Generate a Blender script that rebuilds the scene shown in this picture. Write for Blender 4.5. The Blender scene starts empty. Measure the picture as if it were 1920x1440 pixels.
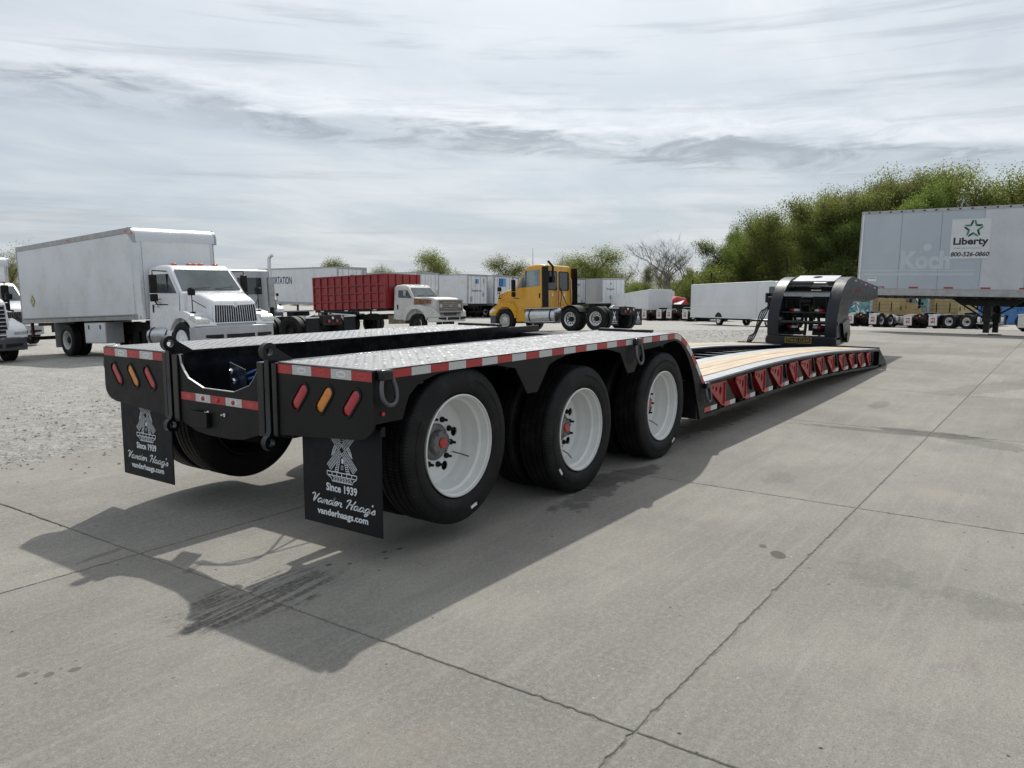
import bpy, math, random
import numpy as np
from mathutils import Vector, Matrix, Euler
from mathutils.geometry import tessellate_polygon
R = math.radians
PI = math.pi
scn = bpy.context.scene
col = scn.collection
random.seed(7)
rng = np.random.default_rng(11)

# ------------------------------------------------------------------ camera, sky, sun, exposure
cam_d = bpy.data.cameras.new('camera')
cam_d.sensor_width = 36.0
cam_d.lens = 27.906
cam_d.clip_start = 0.05
cam_d.clip_end = 6000
cam = bpy.data.objects.new('camera', cam_d)
col.objects.link(cam)
YAW, PITCH, ROLL = 0.61730, -0.12754, 0.0015
fwd = Vector((math.cos(YAW) * math.cos(PITCH), math.sin(YAW) * math.cos(PITCH), math.sin(PITCH)))
rgt = Vector((math.sin(YAW), -math.cos(YAW), 0.0))
up = rgt.cross(fwd)
r2 = math.cos(ROLL) * rgt + math.sin(ROLL) * up
u2 = -math.sin(ROLL) * rgt + math.cos(ROLL) * up
m = Matrix((r2, u2, -fwd)).transposed().to_4x4()
m.translation = Vector((-2.8396, -4.1671, 1.5399))
cam.matrix_world = m
scn.camera = cam

scn.view_settings.view_transform = 'Standard'
scn.view_settings.look = 'None'
scn.view_settings.exposure = 0.12
scn.view_settings.gamma = 1.0
scn.view_settings.use_curve_mapping = False

SUN_DIR = Vector((0.77, 0.48, 1.0)).normalized()
SUN_EL = math.asin(SUN_DIR.z)
sd = bpy.data.lights.new('sun', 'SUN')
sd.energy = 3.0
sd.angle = R(0.9)
sd.color = (1.0, 0.96, 0.90)
so = bpy.data.objects.new('sun', sd)
so.rotation_euler = SUN_DIR.to_track_quat('Z', 'Y').to_euler()
so.location = (30, 20, 60)
col.objects.link(so)

world = bpy.data.worlds.new('World')
scn.world = world
world.use_nodes = True
wt = world.node_tree
for n in list(wt.nodes):
    wt.nodes.remove(n)


class NT:
    """short helper round a node tree"""
    def __init__(s, tree):
        s.t = tree

    def n(s, typ, **kw):
        nd = s.t.nodes.new(typ)
        for k, v in kw.items():
            setattr(nd, k, v)
        return nd

    def link(s, a, b):
        s.t.links.new(a, b)

    def setin(s, sock, v):
        if hasattr(v, 'is_output'):
            s.link(v, sock)
        else:
            sock.default_value = v

    def math(s, op, a, b=0.0, c=0.0, clamp=False):
        nd = s.n('ShaderNodeMath', operation=op, use_clamp=clamp)
        s.setin(nd.inputs[0], a)
        s.setin(nd.inputs[1], b)
        s.setin(nd.inputs[2], c)
        return nd.outputs[0]

    def mix(s, f, a, b, blend='MIX'):
        nd = s.n('ShaderNodeMix', data_type='RGBA', blend_type=blend)
        s.setin(nd.inputs['Factor'], f)
        s.setin(nd.inputs['A'], a)
        s.setin(nd.inputs['B'], b)
        return nd.outputs['Result']

    def noise(s, vec, scale, detail=4, rough=0.55, dist=0.0):
        nd = s.n('ShaderNodeTexNoise')
        s.link(vec, nd.inputs['Vector'])
        nd.inputs['Scale'].default_value = scale
        nd.inputs['Detail'].default_value = detail
        nd.inputs['Roughness'].default_value = rough
        nd.inputs['Distortion'].default_value = dist
        return nd.outputs['Fac']

    def vscale(s, vec, xyz):
        nd = s.n('ShaderNodeVectorMath', operation='MULTIPLY')
        s.link(vec, nd.inputs[0])
        nd.inputs[1].default_value = xyz
        return nd.outputs[0]

    def ramp(s, f, pts):
        nd = s.n('ShaderNodeMapRange', clamp=True, interpolation_type='SMOOTHSTEP')
        s.setin(nd.inputs['Value'], f)
        nd.inputs['From Min'].default_value = pts[0]
        nd.inputs['From Max'].default_value = pts[1]
        nd.inputs['To Min'].default_value = pts[2] if len(pts) > 2 else 0.0
        nd.inputs['To Max'].default_value = pts[3] if len(pts) > 3 else 1.0
        return nd.outputs['Result']


def c4(c):
    return (c[0], c[1], c[2], 1.0)


W = NT(wt)
tc = W.n('ShaderNodeTexCoord')
dirv = tc.outputs['Generated']
sep = W.n('ShaderNodeSeparateXYZ')
W.link(dirv, sep.inputs[0])
dx, dy, dz = sep.outputs
zc = W.math('MAXIMUM', dz, 0.0)
den = W.math('ADD', zc, 0.10)
px = W.math('DIVIDE', dx, den)
py = W.math('DIVIDE', dy, den)
comb = W.n('ShaderNodeCombineXYZ')
W.link(px, comb.inputs[0])
W.link(py, comb.inputs[1])
pv = comb.outputs[0]
sky = W.n('ShaderNodeTexSky', sky_type='NISHITA')
sky.sun_disc = False
sky.sun_elevation = SUN_EL
sky.sun_rotation = math.atan2(SUN_DIR.x, SUN_DIR.y)
sky.air_density = 1.0
sky.dust_density = 1.5
# high thin layer: long soft streaks
n1 = W.noise(W.vscale(pv, (0.5, 1.1, 1)), 0.9, 5, 0.55, 0.6)
n2 = W.noise(W.vscale(pv, (0.7, 0.8, 1)), 1.5, 7, 0.6, 0.5)
n3 = W.noise(W.vscale(pv, (1.0, 1.6, 1)), 0.45, 3, 0.5, 0.4)
veil = W.math('MULTIPLY_ADD', n1, 0.6, W.math('MULTIPLY', n2, 0.4))
# azimuth (camera axis = 0, left positive) and elevation in degrees
ax = W.math('ADD', W.math('MULTIPLY', dx, math.cos(YAW)), W.math('MULTIPLY', dy, math.sin(YAW)))
ay = W.math('SUBTRACT', W.math('MULTIPLY', dy, math.cos(YAW)), W.math('MULTIPLY', dx, math.sin(YAW)))
az = W.math('MULTIPLY', W.math('ARCTAN2', ay, ax), 57.2958)
el = W.math('MULTIPLY', W.math('ARCSINE', dz), 57.2958)
ce = W.n('ShaderNodeCombineXYZ')
W.link(W.math('MULTIPLY', az, 0.035), ce.inputs[0])
W.link(W.math('MULTIPLY', el, 0.16), ce.inputs[1])
aev = ce.outputs[0]
nb = W.noise(aev, 1.6, 7, 0.62, 0.5)
nb2 = W.noise(aev, 4.5, 8, 0.68, 0.9)
nb3 = W.noise(W.vscale(aev, (0.6, 2.2, 1)), 2.3, 5, 0.6, 0.4)
# long roll of cloud that falls from upper left to the middle right of the view
cen = W.math('ADD', W.math('MULTIPLY', az, 0.065), 10.0)
cen = W.math('ADD', cen, W.math('MULTIPLY', W.math('SUBTRACT', nb, 0.5), 5.0))
dlt = W.math('SUBTRACT', el, cen)
under = W.math('MULTIPLY', W.ramp(dlt, (-2.2, -0.1)), W.ramp(dlt, (0.7, 0.1)))
crest = W.math('MULTIPLY', W.ramp(dlt, (0.0, 1.0)), W.ramp(dlt, (3.6, 0.9)))
patch = W.ramp(nb3, (0.50, 0.68))
under = W.math('MULTIPLY', under, W.ramp(nb2, (0.36, 0.58, 0.2, 1.0)))
crest = W.math('MULTIPLY', crest, W.ramp(nb2, (0.3, 0.65, 0.2, 1.0)))
# second loose grey patches right of centre
cen2 = W.math('ADD', W.math('MULTIPLY', az, 0.05), 8.6)
d2 = W.math('SUBTRACT', el, W.math('ADD', cen2, W.math('MULTIPLY', W.math('SUBTRACT', nb2, 0.5), 5.0)))
under2 = W.math('MULTIPLY', W.math('MULTIPLY', W.ramp(d2, (-1.6, 0.0)), W.ramp(d2, (1.3, 0.0))), W.ramp(az, (2.0, -9.0)))
under2 = W.math('MULTIPLY', under2, patch)
under = W.math('MULTIPLY', under, W.ramp(W.noise(W.vscale(aev, (1.6, 1.0, 1)), 2.1, 4, 0.6), (0.36, 0.52, 0.5, 1.0)))
dark = W.math('MAXIMUM', under, under2)
dark = W.math('MAXIMUM', dark, W.math('MULTIPLY', W.ramp(nb3, (0.50, 0.70)), 0.42))
lo = c4((4.3, 5.0, 5.7))
hi = c4((6.3, 6.65, 7.0))
base = W.mix(W.ramp(el, (1.0, 19.0)), lo, hi)
base = W.mix(W.ramp(veil, (0.38, 0.66)), W.mix(0.35, base, c4((4.1, 4.8, 5.7))), W.mix(0.55, base, c4((7.3, 7.5, 7.8))))
cl = W.mix(W.math('MULTIPLY', crest, 0.8), base, c4((7.9, 8.1, 8.5)))
cl = W.mix(W.math('MULTIPLY', dark, 0.95), cl, c4((2.9, 3.25, 3.7)))
# glow of the thin cloud round the sun
sdv = W.n('ShaderNodeVectorMath', operation='DOT_PRODUCT')
W.link(dirv, sdv.inputs[0])
sdv.inputs[1].default_value = SUN_DIR
glow = W.math('POWER', W.math('MAXIMUM', sdv.outputs['Value'], 0.0), 7.0)
cl = W.mix(1.0, cl, W.mix(glow, c4((1, 1, 1)), c4((1.9, 1.85, 1.75))), 'MULTIPLY')
full = W.mix(0.86, sky.outputs[0], cl)
bg = W.n('ShaderNodeBackground')
W.link(full, bg.inputs['Color'])
bg.inputs['Strength'].default_value = 0.1
wo = W.n('ShaderNodeOutputWorld')
W.link(bg.outputs[0], wo.inputs['Surface'])


# ------------------------------------------------------------------ materials
MATS = {}


def mat(name, c, rough=0.5, metal=0.0, var=0.12, vs=3.0, bump=0.0, bs=60.0, dirt=None, da=0.0, ds=1.5, coat=0.0, spec=0.5, rv=0.0):
    """procedural paint / metal: base colour with noise wear, grime and bump"""
    if name in MATS:
        return MATS[name]
    m = bpy.data.materials.new(name)
    m.use_nodes = True
    N = NT(m.node_tree)
    b = m.node_tree.nodes['Principled BSDF']
    t = N.n('ShaderNodeTexCoord')
    v = t.outputs['Object']
    f = N.noise(v, vs, 5, 0.6)
    lo_ = tuple(max(0, x * (1 - var)) for x in c)
    hi_ = tuple(min(1, x * (1 + var)) for x in c)
    cc = N.mix(N.ramp(f, (0.3, 0.7)), c4(lo_), c4(hi_))
    if dirt is not None:
        g = N.noise(v, ds, 8, 0.68, 0.4)
        gm = N.math('MULTIPLY', N.ramp(g, (0.5 - 0.25 * da, 0.78 - 0.15 * da)), min(1, 0.16 + 1.8 * da))
        cc = N.mix(gm, cc, c4(dirt))
    N.link(cc, b.inputs['Base Color'])
    rr = N.ramp(N.noise(v, vs * 4, 4), (0.3, 0.7, max(0.02, rough - 0.06 - rv), min(1, rough + 0.08 + rv)))
    N.link(rr, b.inputs['Roughness'])
    b.inputs['Metallic'].default_value = metal
    b.inputs['Coat Weight'].default_value = coat
    b.inputs['Coat Roughness'].default_value = 0.08
    b.inputs['Specular IOR Level'].default_value = spec
    if bump:
        bp = N.n('ShaderNodeBump')
        bp.inputs['Strength'].default_value = bump
        bp.inputs['Distance'].default_value = 0.01
        N.link(N.noise(v, bs, 5, 0.6), bp.inputs['Height'])
        N.link(bp.outputs[0], b.inputs['Normal'])
    MATS[name] = m
    return m


BLACK = mat('black_gloss_paint', (0.006, 0.0065, 0.008), 0.22, var=0.2, coat=0.15, bump=0.03, bs=9, dirt=(0.03, 0.028, 0.026), da=0.0, ds=3, spec=.35)
BLACKM = mat('black_satin_paint', (0.0105, 0.0105, 0.011), 0.42, var=0.2, bump=0.04, bs=14, dirt=(0.022, 0.021, 0.019), da=0.05, ds=4, spec=.2)
NAVY = mat('gooseneck_black_paint', (0.009, 0.011, 0.016), 0.34, var=0.2, coat=0.15, bump=0.05, bs=8, spec=.3)
CHASSIS = mat('grimy_chassis_black', (0.014, 0.013, 0.013), 0.6, var=0.3, dirt=(0.06, 0.05, 0.04), da=0.2, ds=5, spec=.25)
DEEP = mat('dark_interior', (0.008, 0.008, 0.009), 0.8, var=0.2)
WHITE = mat('white_truck_paint', (0.74, 0.75, 0.76), 0.28, var=0.03, coat=0.4, dirt=(0.42, 0.40, 0.36), da=0.05, ds=1.2)
WHITEP = mat('white_panel_paint', (0.66, 0.68, 0.70), 0.42, var=0.05, vs=0.8, dirt=(0.45, 0.43, 0.39), da=0.18, ds=1.1, bump=.4, bs=1.6)
WHITEO = mat('chalky_white_paint', (0.60, 0.60, 0.57), 0.6, var=0.08, vs=1.5, dirt=(0.33, 0.23, 0.14), da=0.12, ds=2.2)
RIMW = mat('white_wheel_paint', (0.70, 0.71, 0.69), 0.35, var=0.04, vs=4, dirt=(0.40, 0.36, 0.30), da=0.02, ds=5)
ALU = mat('brushed_aluminium', (0.62, 0.63, 0.64), 0.34, 1.0, var=0.08, vs=6, dirt=(0.25, 0.23, 0.2), da=0.05, ds=3, rv=0.05)
ALUD = mat('dull_aluminium_rail', (0.40, 0.40, 0.40), 0.5, 0.7, var=0.12, vs=5, dirt=(0.16, 0.12, 0.09), da=0.15, ds=3)
ALUN = mat('smooth_polished_cap', (0.60, 0.61, 0.62), 0.30, 0.9, var=0.03, vs=1.5)
CHROME = mat('chrome', (0.75, 0.76, 0.78), 0.12, 1.0, var=0.03)
STEEL = mat('weathered_steel_plate', (0.29, 0.31, 0.33), 0.5, 0.35, var=0.12, vs=5, bump=0.1, bs=40, dirt=(0.16, 0.13, 0.11), da=0.05, ds=6)
REDP = mat('red_bracket_paint', (0.30, 0.022, 0.022), 0.42, var=0.12, vs=8, coat=0.15)
REDT = mat('red_reflective_tape', (0.36, 0.018, 0.020), 0.30, var=0.06, vs=80, coat=0.3)
WHT = mat('white_reflective_tape', (0.50, 0.51, 0.51), 0.30, var=0.05, vs=80, coat=0.3)
WHL = mat('tape_print_light', (0.72, 0.73, 0.73), 0.3, var=0.02)
RED2 = mat('tape_print_red', (0.50, 0.05, 0.045), 0.3, var=0.02)
REDL = mat('red_lens', (0.42, 0.008, 0.020), 0.16, var=0.15, vs=60, coat=0.6, bump=0.3, bs=120)
AMBL = mat('amber_lens', (0.65, 0.22, 0.012), 0.16, var=0.15, vs=60, coat=0.6, bump=0.3, bs=120)
RUBF = mat('mud_flap_rubber', (0.008, 0.009, 0.012), 0.5, var=0.25, vs=5, bump=0.08, bs=20, dirt=(0.02, 0.02, 0.022), da=0.03, spec=.2)
PRINT = mat('white_flap_print', (0.70, 0.74, 0.78), 0.6, var=0.08, vs=60)
GOLD = mat('gold_sign_lettering', (0.42, 0.30, 0.08), 0.45, 0.3, var=0.1)
GLASS = mat('dark_window_glass', (0.03, 0.038, 0.04), 0.04, var=0.1, spec=0.8)
GLASSB = mat('daylit_window_glass', (0.16, 0.20, 0.21), 0.05, var=0.5, vs=1.6, spec=0.9)  # paler base colour stands in for daylight seen through the pane
GLASSL = mat('sky_tinted_windshield', (0.07, 0.09, 0.09), 0.05, var=0.3, vs=1.0, spec=0.9)
LAMP = mat('headlight_glass', (0.62, 0.63, 0.62), 0.08, 0.4, var=0.2, vs=20, coat=0.8)
PLAST = mat('grey_bumper_plastic', (0.075, 0.08, 0.09), 0.55, var=0.12)
SILV = mat('silver_bumper_paint', (0.40, 0.41, 0.43), 0.4, 0.3, var=0.06, dirt=(0.15, 0.13, 0.11), da=0.1)
YEL = mat('yellow_truck_paint', (0.64, 0.33, 0.022), 0.30, var=0.05, coat=0.35, dirt=(0.36, 0.22, 0.06), da=0.03)
TAN = mat('tan_truck_paint', (0.40, 0.30, 0.125), 0.42, var=0.1, coat=0.1, dirt=(0.16, 0.12, 0.07), da=0.25)
SILT = mat('silver_truck_paint', (0.42, 0.43, 0.44), 0.36, 0.3, var=0.06, coat=0.2, dirt=(0.24, 0.22, 0.2), da=0.08)
BLUE = mat('blue_truck_paint', (0.03, 0.14, 0.36), 0.4, var=0.1, coat=0.2)
REDB = mat('red_grain_box_paint', (0.25, 0.018, 0.020), 0.42, var=0.16, vs=2.5, coat=0.1, dirt=(0.12, 0.03, 0.025), da=0.15, ds=2)
REDH = mat('red_hood_paint', (0.45, 0.02, 0.03), 0.35, var=0.1, coat=0.3)
RUST = mat('rust_brown', (0.20, 0.095, 0.045), 0.8, var=0.45, vs=9, bump=0.2, dirt=(0.42, 0.36, 0.28), da=0.1, ds=7)
ORG = mat('amber_marker', (0.60, 0.13, 0.02), 0.3, var=0.1, coat=0.4)
BLUEI = mat('blue_logo', (0.03, 0.12, 0.35), 0.5, var=0.2)
NAVT = mat('navy_lettering', (0.02, 0.03, 0.10), 0.5, var=0.1)
BLKT = mat('black_lettering', (0.015, 0.015, 0.022), 0.5, var=0.1)
GRNT = mat('green_logo', (0.02, 0.25, 0.13), 0.5, var=0.1)
PALE = mat('faded_ghost_lettering', (0.490, 0.530, 0.580), 0.5, var=0.05)
LIBG = mat('faded_blue_grey_side', (0.41, 0.45, 0.50), 0.45, var=0.05, vs=0.6, dirt=(0.48, 0.52, 0.56), da=0.25, ds=0.5, bump=.5, bs=1.4)
LIBL = mat('pale_trailer_side', (0.54, 0.565, 0.595), 0.42, var=0.05, vs=0.6, dirt=(0.40, 0.41, 0.42), da=0.2, ds=1.1, bump=.5, bs=1.4)
GREYB = mat('shaded_box_side_grey', (0.33, 0.34, 0.35), 0.5, var=0.08, dirt=(0.2, 0.19, 0.18), da=0.1)
PLAC = mat('placard_yellow', (0.50, 0.50, 0.22), 0.5, var=0.1)
HUBG = mat('cast_hub_grey', (0.16, 0.16, 0.155), 0.45, 0.5, var=0.2, vs=20)
BRK = mat('bark', (0.085, 0.07, 0.055), 0.9, var=0.4, vs=3, bump=0.4, bs=12)
BRKL = mat('pale_bark', (0.17, 0.155, 0.135), 0.9, var=0.3, vs=3)
TEAL = mat('graffiti_teal', (0.05, 0.25, 0.24), 0.6, var=0.6, vs=2.0, dirt=(0.45, 0.30, 0.32), da=0.3, ds=1.6)


def tyre_mat():
    m = bpy.data.materials.new('tyre_rubber')
    m.use_nodes = True
    N = NT(m.node_tree)
    b = m.node_tree.nodes['Principled BSDF']
    t = N.n('ShaderNodeTexCoord')
    v = t.outputs['Object']
    s = N.n('ShaderNodeSeparateXYZ')
    N.link(v, s.inputs[0])
    ang = N.math('ARCTAN2', s.outputs[2], s.outputs[0])
    rad = N.math('SQRT', N.math('ADD', N.math('MULTIPLY', s.outputs[0], s.outputs[0]), N.math('MULTIPLY', s.outputs[2], s.outputs[2])))
    sip = N.math('SINE', N.math('MULTIPLY', ang, 150.0))
    sh = N.ramp(rad, (0.440, 0.450))
    h = N.math('MULTIPLY', N.math('MULTIPLY', sip, 0.5), sh)
    rings = N.math('MULTIPLY', N.math('SINE', N.math('MULTIPLY', rad, 520.0)), N.math('SUBTRACT', 0.25, N.math('MULTIPLY', sh, 0.25)))
    nz = N.noise(v, 40, 5, 0.6)
    h = N.math('ADD', N.math('ADD', h, rings), nz)
    bp = N.n('ShaderNodeBump')
    bp.inputs['Strength'].default_value = 0.55
    bp.inputs['Distance'].default_value = 0.004
    N.link(h, bp.inputs['Height'])
    N.link(bp.outputs[0], b.inputs['Normal'])
    dust = N.ramp(N.noise(v, 5, 8, 0.7), (0.42, 0.8))
    dust = N.math('MAXIMUM', dust, N.math('MULTIPLY', N.ramp(N.noise(v, 26, 5, 0.7), (0.55, 0.75)), 0.6))
    cc = N.mix(dust, c4((0.006, 0.006, 0.0065)), c4((0.024, 0.023, 0.021)))
    N.link(cc, b.inputs['Base Color'])
    b.inputs['Roughness'].default_value = 0.55
    b.inputs['Specular IOR Level'].default_value = 0.22
    return m


TYRE = tyre_mat()


def tread_plate_mat():
    """aluminium / galvanised chequer plate: crossed lozenge lugs as bump and polish"""
    m = bpy.data.materials.new('chequer_plate')
    m.use_nodes = True
    N = NT(m.node_tree)
    b = m.node_tree.nodes['Principled BSDF']
    t = N.n('ShaderNodeTexCoord')
    v = t.outputs['Object']
    s = N.n('ShaderNodeSeparateXYZ')
    N.link(v, s.inputs[0])
    bp = N.n('ShaderNodeBump')
    bp.inputs['Strength'].default_value = 0.5
    bp.inputs['Distance'].default_value = 0.002
    nz = N.noise(v, 60, 4)
    N.link(nz, bp.inputs['Height'])
    N.link(bp.outputs[0], b.inputs['Normal'])
    g = N.ramp(N.noise(v, 2.2, 6, 0.65), (0.35, 0.7))
    g2 = N.ramp(N.noise(N.vscale(v, (1, 4, 1)), 7.0, 6, 0.7), (0.45, 0.75))
    cc = N.mix(g, c4((0.17, 0.174, 0.177)), c4((0.24, 0.245, 0.247)))
    cc = N.mix(N.math('MULTIPLY', g2, 0.4), cc, c4((0.27, 0.27, 0.265)))
    N.link(cc, b.inputs['Base Color'])
    b.inputs['Metallic'].default_value = 0.35
    b.inputs['Roughness'].default_value = 0.55
    return m


CHEQ = tread_plate_mat()


def wood_mat():
    m = bpy.data.materials.new('bleached_oak_plank')
    m.use_nodes = True
    N = NT(m.node_tree)
    b = m.node_tree.nodes['Principled BSDF']
    t = N.n('ShaderNodeTexCoord')
    oi = N.n('ShaderNodeObjectInfo')
    ad = N.n('ShaderNodeVectorMath', operation='ADD')
    N.link(t.outputs['Object'], ad.inputs[0])
    mu = N.n('ShaderNodeMath', operation='MULTIPLY')
    N.link(oi.outputs['Random'], mu.inputs[0])
    mu.inputs[1].default_value = 37.0
    N.link(mu.outputs[0], ad.inputs[1])
    v = ad.outputs[0]
    g = N.noise(N.vscale(v, (0.7, 16, 4)), 2.2, 8, 0.65, 0.8)
    g2 = N.noise(N.vscale(v, (0.5, 60, 10)), 2.0, 5, 0.6)
    cc = N.mix(N.ramp(g, (0.35, 0.68)), c4((0.60, 0.49, 0.345)), c4((0.40, 0.275, 0.155)))
    cc = N.mix(N.math('MULTIPLY', N.ramp(g2, (0.55, 0.75)), 0.5), cc, c4((0.22, 0.12, 0.06)))
    br = N.math('MULTIPLY_ADD', oi.outputs['Random'], 0.28, 0.80)
    bc = N.n('ShaderNodeCombineXYZ')
    for i in range(3):
        N.link(br, bc.inputs[i])
    cc = N.mix(1.0, cc, bc.outputs[0], 'MULTIPLY')
    N.link(cc, b.inputs['Base Color'])
    b.inputs['Roughness'].default_value = 0.6
    bp = N.n('ShaderNodeBump')
    bp.inputs['Strength'].default_value = 0.25
    bp.inputs['Distance'].default_value = 0.003
    N.link(g, bp.inputs['Height'])
    N.link(bp.outputs[0], b.inputs['Normal'])
    return m


LUG = mat('polished_lug', (0.50, 0.51, 0.52), 0.42, 0.4, var=0.1, vs=20)
WOOD = wood_mat()


def leaf_mat(name, a, b_):
    m = bpy.data.materials.new(name)
    m.use_nodes = True
    N = NT(m.node_tree)
    t = N.n('ShaderNodeTexCoord')
    oi = N.n('ShaderNodeObjectInfo')
    f = N.noise(t.outputs['Object'], 0.55, 3, 0.5)
    f2 = N.noise(t.outputs['Object'], 9.0, 3, 0.6)
    k = N.math('ADD', N.math('MULTIPLY', f, 0.9), N.math('ADD', N.math('MULTIPLY', f2, 0.5), N.math('MULTIPLY', oi.outputs['Random'], 0.45)))
    cc = N.mix(N.ramp(k, (0.6, 1.25)), c4(a), c4(b_))
    df = m.node_tree.nodes['Principled BSDF']
    N.link(cc, df.inputs['Base Color'])
    df.inputs['Roughness'].default_value = 0.6
    df.inputs['Specular IOR Level'].default_value = 0.25
    tr = N.n('ShaderNodeBsdfTranslucent')
    N.link(N.mix(1.0, cc, c4((1.2, 1.3, 0.7)), 'MULTIPLY'), tr.inputs['Color'])
    mx = N.n('ShaderNodeMixShader')
    mx.inputs[0].default_value = 0.55
    N.link(df.outputs[0], mx.inputs[1])
    N.link(tr.outputs[0], mx.inputs[2])
    out = m.node_tree.nodes['Material Output']
    N.link(mx.outputs[0], out.inputs['Surface'])
    return m


LEAF1 = leaf_mat('spring_leaves_olive', (0.115, 0.130, 0.042), (0.225, 0.240, 0.090))
LEAF2 = leaf_mat('spring_leaves_fresh', (0.105, 0.145, 0.042), (0.20, 0.255, 0.085))
LEAF3 = leaf_mat('spring_buds_brownish', (0.14, 0.135, 0.075), (0.23, 0.225, 0.115))


# ------------------------------------------------------------------ mesh builder
class MB:
    def __init__(s):
        s.v = []
        s.f = []
        s.m = []
        s.M = None

    def add(s, vs, fs, mi=0):
        k = len(s.v)
        if s.M is not None:
            vs = [tuple(s.M @ Vector(p)) for p in vs]
        s.v.extend([tuple(p) for p in vs])
        s.f.extend([tuple(i + k for i in f) for f in fs])
        s.m.extend([mi] * len(fs))
        return s

    def box(s, x0, x1, y0, y1, z0, z1, mi=0):
        vs = [(x, y, z) for z in (z0, z1) for y in (y0, y1) for x in (x0, x1)]
        return s.add(vs, [(0, 2, 3, 1), (4, 5, 7, 6), (0, 1, 5, 4), (2, 6, 7, 3), (0, 4, 6, 2), (1, 3, 7, 5)], mi)

    def plate(s, loops, axis, a, b, mi=0):
        """polygon with holes, given in the two other axes, extruded along axis from a to b"""
        def P(p, h):
            if axis == 'x':
                return (h, p[0], p[1])
            if axis == 'y':
                return (p[0], h, p[1])
            return (p[0], p[1], h)
        flat = [p for lp in loops for p in lp]
        n = len(flat)
        if len(loops) == 1 and n <= 4:
            tris = [tuple(range(n))]
        else:
            tris = [tuple(t) for t in tessellate_polygon([[Vector((p[0], p[1], 0)) for p in lp] for lp in loops])]
        vs = [P(p, a) for p in flat] + [P(p, b) for p in flat]
        fs = [t for t in tris] + [tuple(i + n for i in reversed(t)) for t in tris]
        k = 0
        for lp in loops:
            L = len(lp)
            for i in range(L):
                j = (i + 1) % L
                fs.append((k + i, k + j, k + j + n, k + i + n))
            k += L
        return s.add(vs, fs, mi)

    def lathe(s, prof, n=24, axis='y', c=(0, 0, 0), mi=0, close=False, cap=True):
        """prof: list of (radius, height along axis)"""
        vs = []
        for r, h in prof:
            for i in range(n):
                t = 2 * PI * i / n
                u, w = r * math.cos(t), r * math.sin(t)
                if axis == 'y':
                    vs.append((c[0] + u, c[1] + h, c[2] + w))
                elif axis == 'x':
                    vs.append((c[0] + h, c[1] + u, c[2] + w))
                else:
                    vs.append((c[0] + u, c[1] + w, c[2] + h))
        fs = []
        m_ = len(prof)
        for k in range(m_ if close else m_ - 1):
            k2 = (k + 1) % m_
            for i in range(n):
                j = (i + 1) % n
                fs.append((k * n + i, k * n + j, k2 * n + j, k2 * n + i))
        if not close and cap:
            if prof[0][0] > 1e-6:
                fs.append(tuple(range(n)))
            if prof[-1][0] > 1e-6:
                fs.append(tuple((m_ - 1) * n + i for i in reversed(range(n))))
        return s.add(vs, fs, mi)

    def cyl(s, c, r, h0, h1, axis='y', n=20, mi=0):
        return s.lathe([(r, h0), (r, h1)], n, axis, c, mi)

    def tube(s, pts, r, n=8, mi=0, closed=False, r2=None):
        pts = [Vector(p) for p in pts]
        m_ = len(pts)
        vs = []
        ref = None
        for k, p in enumerate(pts):
            if closed:
                d = pts[(k + 1) % m_] - pts[k - 1]
            else:
                d = pts[min(k + 1, m_ - 1)] - pts[max(k - 1, 0)]
            d = d.normalized() if d.length > 1e-9 else Vector((0, 0, 1))
            if ref is None:
                ref = Vector((0, 0, 1)) if abs(d.z) < 0.9 else Vector((1, 0, 0))
            a = d.cross(ref)
            a = a.normalized() if a.length > 1e-6 else d.orthogonal().normalized()
            b = a.cross(d).normalized()
            ref = b
            rr = r if r2 is None else r + (r2 - r) * k / (m_ - 1)
            for i in range(n):
                t = 2 * PI * i / n
                vs.append(p + a * (rr * math.cos(t)) + b * (rr * math.sin(t)))
        fs = []
        for k in range(m_ if closed else m_ - 1):
            k2 = (k + 1) % m_
            for i in range(n):
                j = (i + 1) % n
                fs.append((k * n + i, k * n + j, k2 * n + j, k2 * n + i))
        if not closed:
            fs.append(tuple(range(n)))
            fs.append(tuple((m_ - 1) * n + i for i in reversed(range(n))))
        return s.add(vs, fs, mi)

    def loft(s, rings, mi=0, cap=True):
        n = len(rings[0])
        vs = [p for r_ in rings for p in r_]
        fs = []
        for k in range(len(rings) - 1):
            for i in range(n):
                j = (i + 1) % n
                fs.append((k * n + i, k * n + j, (k + 1) * n + j, (k + 1) * n + i))
        if cap:
            fs.append(tuple(range(n)))
            fs.append(tuple((len(rings) - 1) * n + i for i in reversed(range(n))))
        return s.add(vs, fs, mi)

    def mesh(s, name, mats, angle=32):
        me = bpy.data.meshes.new(name)
        me.from_pydata(s.v, [], s.f)
        for mt in (mats if isinstance(mats, (list, tuple)) else [mats]):
            me.materials.append(mt)
        if len(me.materials) > 1:
            me.polygons.foreach_set('material_index', s.m)
        import bmesh
        bm = bmesh.new()
        bm.from_mesh(me)
        bmesh.ops.recalc_face_normals(bm, faces=bm.faces)
        bm.to_mesh(me)
        bm.free()
        me.polygons.foreach_set('use_smooth', [True] * len(me.polygons))
        me.set_sharp_from_angle(angle=R(angle))
        me.update()
        return me

    def build(s, name, mats, parent=None, label=None, bevel=0.0, seg=2, kind=None, angle=32):
        o = bpy.data.objects.new(name, s.mesh(name, mats, angle))
        col.objects.link(o)
        if parent is not None:
            o.parent = parent
        if label:
            o['label'] = label
        if kind:
            o['kind'] = kind
        if bevel:
            b = o.modifiers.new('bevel', 'BEVEL')
            b.width = bevel
            b.segments = seg
            b.limit_method = 'ANGLE'
            b.angle_limit = R(40)
            b.harden_normals = False
        return o


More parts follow.
